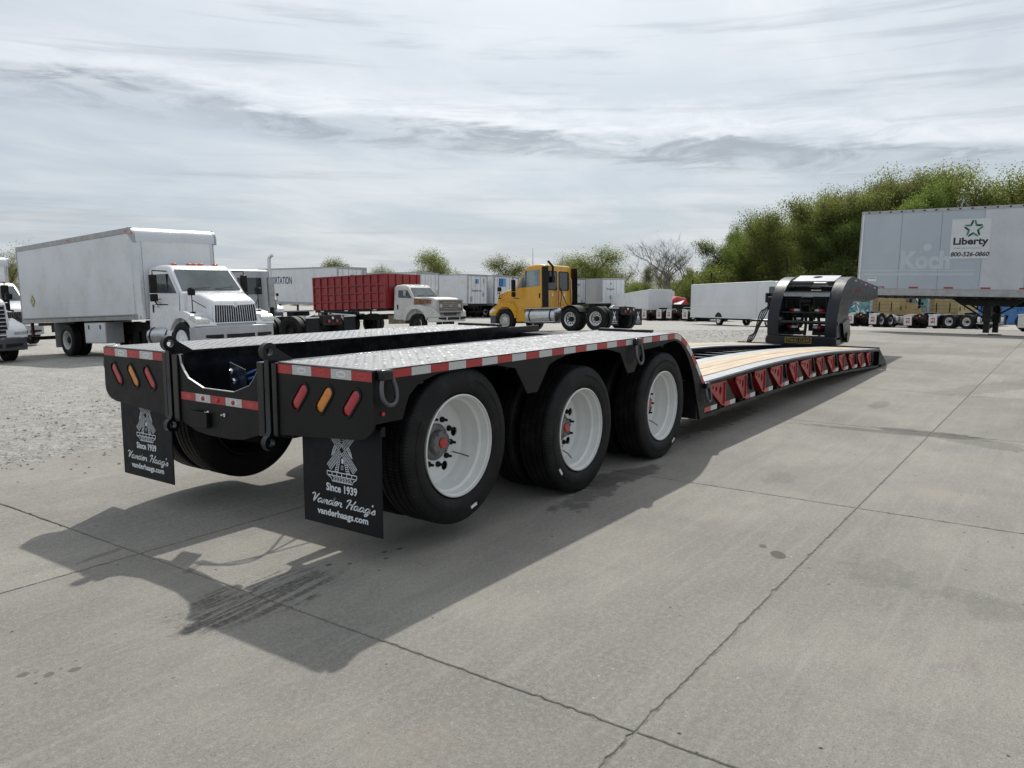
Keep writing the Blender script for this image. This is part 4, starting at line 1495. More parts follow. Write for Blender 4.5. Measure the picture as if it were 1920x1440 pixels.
for (y, z) in ((.24, .985), (-.24, .985), (.27, .66), (-.22, .66)):
    lp = part('air_spring', GN, (13.10, y, z))
    MB().lathe([(.10, -.11), (.125, -.09), (.11, -.065), (.13, -.04), (.115, -.012), (.118, .0), (.118, .058), (.09, .064), (.0, .064)], 24, 'z').build('bellows', RUBF, lp)
    for a0, a1, mt in (((180 - 62), 180 - 4, WHT), (180 - 4, 180 + 62, REDT)) if y > 0 else ((180 - 62, 180 + 4, REDT), (180 + 4, 180 + 62, WHT)):
        n_ = 8
        vs = []
        for i in range(n_ + 1):
            t = R(a0 + (a1 - a0) * i / n_)
            vs += [(.1195 * math.cos(-t), .1195 * math.sin(-t), .008), (.1195 * math.cos(-t), .1195 * math.sin(-t), .050)]
        MB().add(vs, [(2 * i, 2 * i + 2, 2 * i + 3, 2 * i + 1) for i in range(n_)]).build('reflective_band', mt, lp)
for y in (.40, .13, -.13, -.36):
    MB().box(13.0, 13.04, y - .012, y + .012, 1.04, 1.275).build('hanger_bar', CHASSIS, GN)
for y in (.02, .26, -.26):
    MB().tube([(13.0, y, .53), (13.06, y * .9, .75), (13.0, y * .8, .95)], .028, 8).build('ram', CHASSIS, GN)
w = MB()
w.box(13.1, 13.16, -.10, .10, .90, .93)
w.box(13.1, 13.16, -.13, -.09, .82, .99)
w.box(13.1, 13.16, .09, .13, .82, .99)
w.build('valve_frame', CHASSIS, GN)
for k in range(5):
    w = MB()
    xk = 13.95 + .45 * k
    w.box(xk, xk + .15, -.6475, -.6455, 1.575 - .085 * (xk - 13.85), 1.605 - .085 * (xk - 13.85))
    w.build('reflective_tape', REDT if k % 2 else WHT, GN)
w = MB()
for k, t in enumerate(('x',) * 7):
    xk = 14.02 + .085 * k
    w.box(xk, xk + .06, -.6475, -.6455, 1.335 + .01 * (k % 3), 1.425 - .012 * ((k + 1) % 3))
w.build('faded_logo', mat('dull_red_print', (.14, .018, .016), .5, var=.4, vs=40), GN)
MB().box(12.98, 13.30, .66, .76, 1.0, 1.26).build('hose_box', BLACKM, GN, bevel=.01)
for k in range(4):
    MB().tube(catmull([(12.95, .70 + .02 * k, 1.15 - .04 * k), (12.82, .72 + .04 * k, .95), (12.68, .80 + .03 * k, .70 - .04 * k), (12.55, .84 + .035 * k, .50), (12.45, .90 + .02 * k, .37)], 6), .012, 7).build('hose', BLACKM, GN)
MB().tube([(12.80, .60, .80), (12.80, .98, .80), (12.8, 1.02, .78)], .022, 8).build('hose_arm', BLACK, GN)


# ------------------------------------------------------------------ vehicles in the yard
def rring(x, w, zb, zt, r, n=4, tw=None):
    """rounded rectangle section at x; tw = half width at the top"""
    tw = w if tw is None else tw
    o = []
    for (cy, cz, a0) in ((w - r, zb + r, -90), (tw - r, zt - r, 0), (-tw + r, zt - r, 90), (-w + r, zb + r, 180)):
        for i in range(n + 1):
            a = R(a0 + 90 * i / n)
            o.append((x, cy + r * math.cos(a), cz + r * math.sin(a)))
    return o


BT = MB().lathe(tyre_prof(.51, .27, .30, False), 32, 'y', close=True).mesh('tyre', TYRE)
o_ = -.135 + .01
bg_rim = MB().lathe([(.300, o_), (.300, o_ - .006), (.285, o_ - .004), (.272, o_ + .02), (.252, o_ + .03), (.248, o_ + .06)], 28, 'y', cap=False)
bg_rim.lathe([(.247, o_ + .055), (.240, o_ + .12), (.20, o_ + .130), (.13, o_ + .125), (.0, o_ + .125)], 28, 'y', (0, 0, 0), 0, cap=False)
bg_rim.lathe([(.115, o_ + .125), (.110, o_ + .06), (.085, o_ + .035), (.0, o_ + .03)], 18, 'y', (0, 0, 0), 2)
for k in range(10):
    a = 2 * PI * k / 10
    bg_rim.lathe([(.036, o_ + .120), (.0, o_ + .118)], 8, 'y', (.186 * math.cos(a), 0, .186 * math.sin(a)), 2)
bg_fr = MB().lathe([(.300, o_), (.300, o_ - .006), (.286, o_ - .004), (.262, o_ + .03), (.24, o_ + .045), (.16, o_ + .0), (.12, o_ - .01), (.0, o_ - .012)], 28, 'y')
bg_fr.lathe([(.10, o_ - .01), (.095, o_ - .05), (.05, o_ - .07), (.0, o_ - .07)], 16, 'y', (0, 0, 0), 0)
for k in range(10):
    a = 2 * PI * k / 10
    bg_fr.lathe([(.034, o_ + .016), (.0, o_ + .010)], 8, 'y', (.205 * math.cos(a), 0, .205 * math.sin(a)), 2)
RIMS = {}


def rim_mesh(mt, front=False):
    k = (mt.name, front)
    if k not in RIMS:
        RIMS[k] = (bg_fr if front else bg_rim).mesh('rim', [mt, HUBG, DEEP])
    return RIMS[k]


def bwheel(parent, x, y, r=.51, mt=ALU, front=False, w=1.0):
    q = part('wheel', parent, (x, y, r), PI if y > 0 else 0)
    k = r / .51
    q.scale = (k, w, k)
    mobj('tyre', BT, q)
    mobj('rim', rim_mesh(mt, front), q, (0, random.uniform(0, 1), 0))
    return q


def duals(parent, x, r=.51, mt=ALU, yo=1.08, yi=.77):
    for s_ in (-1, 1):
        bwheel(parent, x, s_ * yo, r, mt)
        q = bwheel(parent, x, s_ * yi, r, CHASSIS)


def frame_rails(t, x0, x1, z0=.74, z1=1.0):
    w = MB()
    for s_ in (-1, 1):
        w.box(x0, x1, *sorted((s_ * .38, s_ * .46)), z0, z1)
    for x in np.arange(x0, x1, .9):
        w.box(x, x + .08, -.38, .38, z0 + .03, z1 - .03)
    w.build('chassis_rail', CHASSIS, t)


def cab(t, paint, x0, xr, xc, xg, roof=2.62, cowl=1.82, gz=1.62, w=1.02, wr=.93, wc=.98, wg=.72, zb=.78, fx=None, glass=GLASS, grille='v', trim=CHROME, bump=SILV, xs_=None, sq=False, lights=True, bz=(.36, .72), hood=True, door=True, lift=0.0):
    """conventional cab. x0 back of cab, xr front of roof, xc windscreen base, xg grille"""
    b = MB()
    rings = [rring(x0, w, zb, roof - .05, .09, 4, wr), rring(x0 + .06, w, zb, roof, .12, 4, wr), rring((x0 + xr) / 2, w, zb, roof + .03, .14, 4, wr), rring(xr - .12, w, zb, roof, .13, 4, wr - .01), rring(xr, w, zb, roof - .07, .10, 4, wr - .02),
             rring(xc, wc, zb, cowl, .06, 4, wc - .04), rring(xc + .10, wc - .02, zb, cowl - .02, .06, 4, wc - .07)]
    b.loft(rings)
    b.build('cab', paint, t, angle=40)
    # windscreen
    zt_, zl = roof - .14, cowl + .035
    dxx = (xc - xr)
    f = lambda z: xr + dxx * ((roof - .07) - z) / ((roof - .07) - cowl)
    yt, yb_ = wr - .13, wc - .12
    q = []
    for off in (.004, .016):
        q.append([(f(zt_) + off, -yt, zt_ + off), (f(zt_) + off, yt, zt_ + off), (f(zl) + off, yb_, zl + off), (f(zl) + off, -yb_, zl + off)])
    MB().loft([q[0], q[1]]).build('windshield', GLASSL, t)
    wp = MB()
    for off in (.017,):
        wp.tube([(f(zl + .03) + .03, -.6, zl + .05), (f(zl + .03) + .03, -.05, zl + .09)], .008, 5)
        wp.tube([(f(zl + .03) + .03, .1, zl + .05), (f(zl + .03) + .03, .65, zl + .09)], .008, 5)
    wp.build('wiper', BLACKM, t)
    # doors, side glass, handles
    d0 = x0 + .14
    d1 = xc - .03
    for s_ in (-1, 1):
        def yy(z):
            return w + (wr - w) * max(0, (z - zb - .1)) / (roof - zb - .2)
        if door:
            dp = [(d0, zb + .02), (d1, zb + .02), (d1, cowl - .02), (f(roof - .18) - .06, roof - .16), (d0, roof - .12)]
            m_ = MB()
            vs = [(p[0], s_ * (yy(p[1]) - .004), p[1]) for p in dp] + [(p[0], s_ * (yy(p[1]) + .010), p[1]) for p in dp]
            n_ = len(dp)
            m_.add(vs, [tuple(range(n_)), tuple(range(2 * n_ - 1, n_ - 1, -1))] + [(i, (i + 1) % n_, (i + 1) % n_ + n_, i + n_) for i in range(n_)])
            dr = m_.build('door', paint, t, bevel=.004)
            gp = [(d0 + .10, cowl + .02), (d1 - .10, cowl - .03), (f(roof - .26) - .14, roof - .24), (d0 + .10, roof - .22)]
            m_ = MB()
            vs = [(p[0], s_ * (yy(p[1]) + .009), p[1]) for p in gp] + [(p[0], s_ * (yy(p[1]) + .016), p[1]) for p in gp]
            m_.add(vs, [(0, 1, 2, 3), (7, 6, 5, 4)] + [(i, (i + 1) % 4, (i + 1) % 4 + 4, i + 4) for i in range(4)])
            m_.build('window', glass, dr)
            m_ = MB()
            gm = d0 + .10 + (d1 - .2 - d0) * .60
            m_.box(gm, gm + .025, *sorted((s_ * (yy(cowl + .2) + .0), s_ * (yy(cowl + .2) + .026))), cowl + .0, roof - .24)
            m_.build('window_bar', BLACKM, dr)
            MB().box(d0 + .06, d0 + .12, *sorted((s_ * (yy(cowl - .4)), s_ * (yy(cowl - .4) + .028))), cowl - .52, cowl - .30).build('handle', BLACKM, dr, bevel=.006)
    if not hood:
        return
    # hood and fenders
    hz = gz
    b = MB()
    e = .05 if sq else .16
    rings = [rring(xc + .03, wc - .08, zb + .12, cowl - .02, .10, 4, wc - .14), rring((xc + xg) / 2, (wc + wg) / 2 - .06, zb + .10, (cowl + hz) / 2 + .03, .14 if not sq else .06, 4, (wc + wg) / 2 - .12),
             rring(xg - .22, wg, zb + .06, hz + .01, .13 if not sq else .06, 4, wg - .04), rring(xg - .06, wg - .02, zb + .02, hz - .06, .12 if not sq else .05, 4, wg - .08), rring(xg, wg - .05, zb, hz - .15 if not sq else hz - .08, .10 if not sq else .04, 4, wg - .12)]
    b.loft(rings)
    b.build('hood', paint, t, angle=45)
    fx = (xc + xg) / 2 if fx is None else fx
    for s_ in (-1, 1):
        A = arc(fx, .51, .60, 8, 172, 14)
        # [(fx + .60, .60)] + A[0:] + [(fx - .60, .60)] + [(fx - .70, .60), (fx - .70, 1.04), (fx - .52, 1.20), (fx - .22, 1.30), (fx + .16, 1.30), (fx + .50, 1.20), (xg - .10, 1.10), (xg + .06, .96), (xg + .08, bz[1] + .015), (fx + .64, bz[1] + .015)]
        # keep a clean loop: outer points clockwise, wheel arch back
        loop = A + [(fx - .60, .60), (fx - .70, .60), (fx - .70, 1.04), (fx - .52, 1.20), (fx - .22, 1.29), (fx + .16, 1.29), (fx + .50, 1.20), (xg - .10, 1.08), (xg + .05, .95), (xg + .07, bz[1] + .015), (fx + .62, bz[1] + .015)]
        MB().plate([loop], 'y', *sorted((s_ * (wg - .16), s_ * 1.17))).build('fender', paint, t, bevel=.075, seg=4, angle=50)
        if lights:
            MB().plate([[(xg - .34, .95 + lift), (xg + .066, .80 + lift), (xg + .078, .91 + lift), (xg - .02, 1.0 + lift), (xg - .22, 1.04 + lift)]], 'y', *sorted((s_ * .80, s_ * 1.178))).build('headlight', LAMP, t, bevel=.02)
    # grille
    g = part('grille', t)
    gw = wg - .10 if not sq else wg - .12
    MB().loft([[(xg - .02, -gw  , .80 + lift), (xg - .02, gw  , .80 + lift), (xg - .04, gw - .05, hz - .17), (xg - .04, -gw + .05, hz - .17)], [(xg + .035, -gw  , .80 + lift), (xg + .035, gw  , .80 + lift), (xg + .015, gw - .05, hz - .17), (xg + .015, -gw + .05, hz - .17)]]).build('grille_back', DEEP, g)
    sl = MB()
    zt_ = hz - .17
    if grille == 'v':
        for k in range(19):
            y = -gw + .02 + (2 * gw - .04) * k / 18
            hh_ = zt_ - (.05 if abs(y) < .06 else 0) - .0
            sl.add([(xg + .036, y - .012, .81 + lift), (xg + .036, y + .012, .81 + lift), (xg + .055, y + .004, .81 + lift), (xg + .055, y - .004, .81 + lift), (xg + .016, y * .94 - .012, hh_), (xg + .016, y * .94 + .012, hh_), (xg + .036, y * .94 + .004, hh_), (xg + .036, y * .94 - .004, hh_)],
                   [(0, 1, 2, 3), (4, 5, 6, 7), (0, 1, 5, 4), (2, 3, 7, 6), (0, 3, 7, 4), (1, 2, 6, 5)])
    else:
        for k in range(8):
            z = .83 + lift + (zt_ - .88 - lift) * k / 7
            xx = xg + .036 - .02 * k / 7
            sl.box(xx, xx + .02, -gw + .04, gw - .04, z, z + .028)
        sl.box(xg + .03, xg + .06, -.03, .03, .82 + lift, zt_ - .02)
    sl.build('grille_bar', trim, g)
    rm = MB()
    for s_ in (-1, 1):
        rm.tube([(xg + .036, s_ * gw  , .80 + lift), (xg + .018, s_ * (gw - .05), zt_)], .020, 6)
    rm.tube([(xg + .036, -gw  , .80 + lift), (xg + .036, gw  , .80 + lift)], .020, 6)
    rm.tube([(xg + .018, -gw + .05, zt_), (xg + .022, 0, zt_ - .02), (xg + .018, gw - .05, zt_)], .022, 6)
    rm.build('grille_surround', trim, g)
    # bumper, bowed in plan
    z0, z1 = bz
    pl = [(xg - .30, -1.19), (xg + .02, -1.17), (xg + .15, -1.0), (xg + .22, -.5), (xg + .24, 0), (xg + .22, .5), (xg + .15, 1.0), (xg + .02, 1.17), (xg - .30, 1.19), (xg - .30, 1.05), (xg - .05, .95), (xg - .05, -.95), (xg - .30, -1.05)]
    bb = MB().plate([pl], 'z', z0, z1).build('bumper', bump, t, bevel=.03, seg=3)
    s1 = MB().box(xg + .215, xg + .247, -.42, .42, z0 + .08, z0 + .20).build('bumper_slot', DEEP, bb, bevel=.01)
    for s_ in (-1, 1):
        w_ = MB()
        w_.add([(xg + .222, s_ * .52, z0 + .08), (xg + .222, s_ * .52, z0 + .20), (xg + .16, s_ * .99, z0 + .20), (xg + .16, s_ * .99, z0 + .13), (xg + .236, s_ * .52, z0 + .08), (xg + .236, s_ * .52, z0 + .20), (xg + .174, s_ * .99, z0 + .20), (xg + .174, s_ * .99, z0 + .13)],
               [(0, 1, 2, 3), (4, 5, 6, 7), (0, 1, 5, 4), (2, 3, 7, 6), (0, 3, 7, 4), (1, 2, 6, 5)])
        w_.build('bumper_slot', DEEP, bb)


def mirrors(t, x, z, w=1.02, mt=BLACKM, sz=(.10, .20, .62)):
    for s_ in (-1, 1):
        y = s_ * (w + .34)
        m_ = part('mirror', t)
        MB().box(x - sz[0] / 2, x + sz[0] / 2, y - sz[1] / 2, y + sz[1] / 2, z - sz[2] * .3, z + sz[2] * .5).build('mirror_head', mt, m_, bevel=.03, seg=3)
        MB().box(x - sz[0] / 2, x + sz[0] / 2, y - sz[1] / 2, y + sz[1] / 2, z - sz[2] * .66, z - sz[2] * .33).build('wide_mirror', mt, m_, bevel=.03, seg=3)
        a = MB()
        a.tube([(x, s_ * (w - .06), z + .40), (x, y, z + .42), (x, y, z + .26)], .018, 6)
        a.tube([(x, s_ * (w - .02), z - .50), (x, y - s_ * .08, z - .50), (x, y, z - .36)], .018, 6)
        a.build('mirror_arm', BLACKM, m_)


def hood_mirror(t, x, z, y, s_list=(-1, 1), h=.55, mt=BLACKM):
    for s_ in s_list:
        m_ = part('hood_mirror', t)
        MB().lathe([(.0, -.10), (.085, -.10), (.10, -.05), (.10, .06), (.07, .10), (.0, .10)], 14, 'z', (x, s_ * y, z + h)).build('mirror_head', mt, m_)
        a = MB().tube([(x, s_ * y, z - .02), (x, s_ * y, z + h)], .014, 6)
        a.tube([(x, s_ * y, z + h * .6), (x + .20, s_ * (y - .25), z + .12)], .012, 6)
        a.cyl((x, s_ * y, z), .07, -.02, .02, 'z', 14)
        a.build('mirror_stalk', BLACKM, m_)


def tank(t, x0, x1, y, z=.66, r=.30, mt=ALU, name='fuel_tank'):
    p = part(name, t)
    s_ = 1 if y > 0 else -1
    MB().lathe([(.0, x0 - .03), (r * .8, x0 - .02), (r, x0 + .02), (r, x1 - .02), (r * .8, x1 + .02), (.0, x1 + .03)], 28, 'x', (0, y, z)).build('tank_shell', mt, p)
    st = MB()
    for x in (x0 + .15 * (x1 - x0), x1 - .15 * (x1 - x0)):
        st.lathe([(r + .008, x - .03), (r + .008, x + .03)], 28, 'x', (0, y, z))
    st.build('tank_strap', BLACKM, p)
    return p


def fifth_wheel(t, x, z=1.05):
    pl = [(x - .62, -.12), (x - .45, -.16), (x - .10, -.42), (x + .25, -.45), (x + .40, -.30), (x + .40, .30), (x + .25, .45), (x - .10, .42), (x - .45, .16), (x - .62, .12), (x - .62, .05), (x - .15, .05), (x - .05, 0), (x - .15, -.05), (x - .62, -.05)]
    p = part('fifth_wheel', t)
    MB().plate([pl], 'z', z + .10, z + .15).build('coupling_plate', STEEL, p, bevel=.01)
    MB().box(x - .15, x + .15, -.40, .40, z - .04, z + .10).build('coupling_stand', CHASSIS, p)


def flap(t, x, y, mt, w=.60, z0=.22, z1=.92, logo=None, bar=True):
    p = part('mud_flap', t)
    MB().box(x - .006, x + .006, y - w / 2, y + w / 2, z0, z1).build('flap_sheet', mt, p)
    if bar:
        b = MB().box(x - .03, x + .05, y - w / 2 - .02, y + w / 2 + .02, z1, z1 + .045)
        b.tube([(x, y + (w / 2 if y > 0 else -w / 2), z1 + .03), (x + .35, y * .45, z1 + .12)], .03, 6)
        b.build('hanger', ALU, p)
    rt, uv = (0, -1, 0), (0, 0, 1)
    if logo == 'fe':
        MB().plate([[(y - .14, .36), (y, .44), (y + .14, .36), (y + .14, .76), (y - .14, .76)]], 'x', x - .010, x - .007).build('badge', mat('red_badge', (.30, .012, .03), .5), p)
        text_part('FE', .20, .18, (x - .011, y, .60), rt, uv, p, WHL, bold=.02)
    elif logo == 'mill':
        m_ = MB()
        O = (x - .009, y, .66)
        for sg in (-1, 1):
            ribbon(m_, [(-sg * .09, .13), (sg * .09, -.13)], .032, O, rt, uv)
        ribbon(m_, [(0, -.03), (0, -.12)], .06, O, rt, uv)
        ribbon(m_, [(-.09, -.14), (.09, -.14)], .04, O, rt, uv)
        m_.build('windmill_print', PRINT, p)
        text_part('Since 1939', .24, .05, (x - .009, y, .455), rt, uv, p, PRINT, bold=.02)
        text_part("Vander Haag's", .40, .07, (x - .009, y, .385), rt, uv, p, PRINT, shear=.3, bold=.01)
        text_part('vanderhaags.com', .40, .05, (x - .009, y, .31), rt, uv, p, PRINT, bold=.02)
    return p


def quarter_fender(t, x, mt=BLACKM, r=.56, a0=35, a1=150):
    for s_ in (-1, 1):
        o1 = arc(x, .51, r + .02, a0, a1, 10)
        o2 = arc(x, .51, r, a1, a0, 10)
        MB().plate([o1 + o2], 'y', *sorted((s_ * .64, s_ * 1.22))).build('quarter_fender', mt, t)


def tractor_rear(t, tail=-2.05, axles=(0, -1.32), rim=ALU, flapm=RUBF, logo=None, ft=True, rims2=None):
    for i, a in enumerate(axles):
        duals(t, a, mt=(rims2 or rim) if i else rim)
        MB().cyl((a, 0, .51), .10, -.7, .7, 'y', 12).build('axle', CHASSIS, t)
        MB().lathe([(.0, -.22), (.15, -.18), (.20, 0), (.15, .18), (.0, .22)], 12, 'x', (a, 0, .53)).build('differential', CHASSIS, t)
    frame_rails(t, tail, 3.2)
    MB().box(tail - .06, tail, -.46, .46, .66, 1.0).build('rear_cross_member', CHASSIS, t)
    for s_ in (-1, 1):
        flap(t, tail - .02, s_ * .93, flapm, logo=logo)
        MB().lathe([(.05, -.02), (.055, 0), (.04, .015)], 12, 'x', (tail - .09, s_ * .20, .80)).build('tail_light', REDL, t)
    MB().lathe([(.04, -.02), (.045, 0), (.03, .015)], 12, 'x', (tail - .09, 0, .90)).build('reverse_light', WHL, t)
    if ft:
        fifth_wheel(t, sum(axles) / len(axles) + .1)


# ---- box truck
def box_body(t, xr, xf, h0, h1, w=1.25, nose=True, side=WHITEP, placard=True):
    z0 = h0 + .16
    rr_ = .26
    for s_ in (-1, 1):
        MB().box(xr + .04, xf - .22, *sorted((s_ * (w - .03), s_ * w)), z0, h1 - .16).build('side_panel', side, t, bevel=.002)
        MB().box(xr, xf - .12, *sorted((s_ * (w - .05), s_ * (w + .012))), h1 - .158, h1 - .0).build('top_rail', ALUD, t, bevel=.01)
        MB().box(xr, xf - .12, *sorted((s_ * (w - .05), s_ * (w + .012))), h0, z0 - .002).build('bottom_rail', ALUD, t, bevel=.006)
        MB().box(xr, xr + .05, *sorted((s_ * (w - .06), s_ * (w + .010))), z0, h1 - .16).build('rear_post', ALUD, t)
        # rounded vertical front corner
        pl = [(xf - .235, s_ * (w - .05)), (xf - .235, s_ * (w + .006))] + [(xf - .20 + .20 * math.sin(R(a)), s_ * (w - .194 + .20 * math.cos(R(a)))) for a in range(0, 91, 15)] + [(xf - .03, s_ * (w - .22))]
        MB().plate([pl], 'z', h0, h1 - .26).build('corner_post', ALUN, t)
        w_ = MB()
        for k in range(int((xf - xr - .5) / .155)):
            xk = xr + .22 + .155 * k
            w_.box(xk, xk + .07, *sorted((s_ * (w + .0125), s_ * (w + .016))), h0 + .105, h0 + .135)
        w_.build('rail_slot', DEEP, t)
        w_ = MB()
        for k in range(int((xf - xr - .5) / .155)):
            xk = xr + .22 + .155 * k
            w_.box(xk, xk + .016, *sorted((s_ * w, s_ * (w + .004))), z0 + .40, z0 + .412)
            w_.box(xk + .07, xk + .086, *sorted((s_ * w, s_ * (w + .004))), z0 + .29, z0 + .302)
        w_.build('rivet_row', ALUD, t)
        MB().box(xf - .5, xf - .38, *sorted((s_ * (w + .01), s_ * (w + .03))), h1 - .10, h1 - .06).build('marker_light', ORG, t)
        MB().box((xr + xf) / 2 - .1, (xr + xf) / 2 + .02, *sorted((s_ * (w + .01), s_ * (w + .03))), h1 - .09, h1 - .05).build('marker_light', ORG, t)
    MB().box(xf - .03, xf, -(w - .21), w - .21, h0 + .02, h1 - .27).build('front_panel', side, t)
    # rolled silver nose along the top front
    prof = [(xf - .26, h1 + .002)] + [(xf - .26 + .262 * math.sin(R(a)), h1 - .26 + .262 * math.cos(R(a))) for a in range(0, 91, 10)] + [(xf + .004, h1 - .40), (xf - .04, h1 - .40), (xf - .26, h1 - .04)]
    MB().plate([prof], 'y', -(w - .03), w - .03).build('nose_cap', ALUN, t, bevel=.0)
    for s_ in (-1, 1):
        MB().plate([[(xf - .30, h1 + .006)] + [(xf - .26 + .268 * math.sin(R(a)), h1 - .26 + .268 * math.cos(R(a))) for a in range(0, 91, 10)] + [(xf + .01, h1 - .42), (xf - .05, h1 - .42), (xf - .30, h1 - .2)]], 'y', *sorted((s_ * (w - .05), s_ * (w + .015)))).build('corner_cap', ALUD, t)
        MB().box(xf - .14, xf - .04, *sorted((s_ * (w + .014), s_ * (w + .03))), h1 - .20, h1 - .15).build('marker_light', ORG, t)
    MB().box(xr, xf - .26, -(w - .05), w - .05, h1 - .06, h1 - .02).build('roof', ALUD, t)
    MB().box(xr, xf - .05, -(w - .05), w - .05, h0, h0 + .10).build('floor', CHASSIS, t)
    MB().box(xr + .02, xr + .06, -(w - .06), w - .06, h0 + .1, h1 - .06).build('rear_door', side, t)
    if placard:
        c = ((xr + 1.03), h0 + .72)
        MB().plate([[(c[0] - .17, c[1]), (c[0], c[1] - .19), (c[0] + .17, c[1]), (c[0], c[1] + .19)]], 'y', -(w + .010), -(w + .002)).build('placard', PLAC, t)
        w_ = MB()
        for (a, b_) in (((-.17, 0), (0, .19)), ((0, .19), (.17, 0)), ((.17, 0), (0, -.19)), ((0, -.19), (-.17, 0)), ((-.11, .03), (.11, .03))):
            w_.tube([(c[0] + a[0], -(w + .011), c[1] + a[1]), (c[0] + b_[0], -(w + .011), c[1] + b_[1])], .006, 4)
        w_.build('placard_line', BLKT, t)


def box_truck(label, group=None, full=True):
    t = thing('box_truck', label, 'truck')
    box_body(t, -3.27, 4.90, 1.095, 3.66, placard=full)
    cab(t, WHITE, 5.02, 6.05, 6.62, 7.62, roof=2.55, cowl=1.80, gz=1.60, w=1.04, wr=.94, wc=1.0, wg=.76, zb=.72, fx=6.88, grille='v', bump=SILV, lift=.13, bz=(.44, .86))
    mirrors(t, 6.02, 1.98, 1.04)
    hood_mirror(t, 7.25, 1.24, 1.0)
    for y in (-.62, -.18, 0, .18, .62):
        MB().box(5.72, 5.84, y - .07, y + .07, 2.56, 2.615).build('roof_light', ORG, t, bevel=.015)
    frame_rails(t, -3.0, 7.4)
    bwheel(t, 6.88, -1.03, .50, WHITE, True)
    bwheel(t, 6.88, 1.03, .50, WHITE, True)
    duals(t, 0, .51, WHITEO)
    MB().cyl((0, 0, .51), .10, -.9, .9, 'y', 12).build('axle', CHASSIS, t)
    tank(t, 5.10, 6.35, -.95, .62, .27)
    tank(t, 5.10, 6.35, .95, .62, .27)
    for s_ in (-1, 1):
        MB().box(1.35, 2.75, *sorted((s_ * .70, s_ * 1.22)), .42, 1.05).build('tool_box', GREYB, t, bevel=.01)
        tb = MB().box(1.38, 2.72, *sorted((s_ * 1.221, s_ * 1.235)), .44, 1.03).build('tool_box_door', WHITEP, t, bevel=.005)
        w_ = MB()
        for x in (1.65, 2.4):
            w_.box(x, x + .06, *sorted((s_ * 1.236, s_ * 1.25)), .85, .97)
        w_.build('latch', BLACKM, tb)
        flap(t, -.72, s_ * .95, mat('grey_flap', (.30, .31, .30), .6, dirt=(.12, .11, .1), da=.2), w=.62, z0=.28, z1=1.08, bar=False)
    MB().box(-3.25, -3.10, -1.1, 1.1, .50, .62).build('rear_bumper', CHASSIS, t)
    w_ = MB()
    for y in (-1.0, 1.0):
        w_.box(-3.2, -3.1, y - .04, y + .04, .6, 1.1)
    w_.box(-2.9, -1.0, -.9, .9, .98, 1.08)
    w_.build('under_frame', mat('rusty_frame', (.10, .05, .03), .8, var=.4), t)
    # crest on the grille, fleet text on the door
    MB().plate([[(-.07, 1.40), (0, 1.32), (.07, 1.40), (0, 1.51)]], 'x', 7.655, 7.665).build('crest', CHROME, t)
    for k, z in enumerate((1.62, 1.55, 1.49, 1.42)):
        w_ = MB()
        rr2 = random.Random(k)
        x = 5.42
        while x < 5.42 + (.36, .30, .34, .22)[k]:
            l = rr2.uniform(.015, .05)
            w_.box(x, x + l, -1.062, -1.056, z, z + (.035, .02, .03, .02)[k])
            x += l + .012
        w_.build('door_print', mat('grey_lettering', (.2, .2, .2), .5), t)
    return t


t = box_truck('white box truck with a yellow diamond placard on its long square body')
seat(t, 10.76, 21.93, R(-93))
t = box_truck('white box truck parked behind the one with the yellow placard, mostly hidden by it', full=False)
seat(t, 11.46, 38.55, R(-88))


# ---- yellow day cab
def rrect(cx, cz, a, b, r, n=4):
    o = []
    for (sx, sz, a0) in ((1, -1, -90), (1, 1, 0), (-1, 1, 90), (-1, -1, 180)):
        for i in range(n + 1):
            t = R(a0 + 90 * i / n)
            o.append((cx + sx * (a - r) + r * math.cos(t), cz + sz * (b - r) + r * math.sin(t)))
    return o


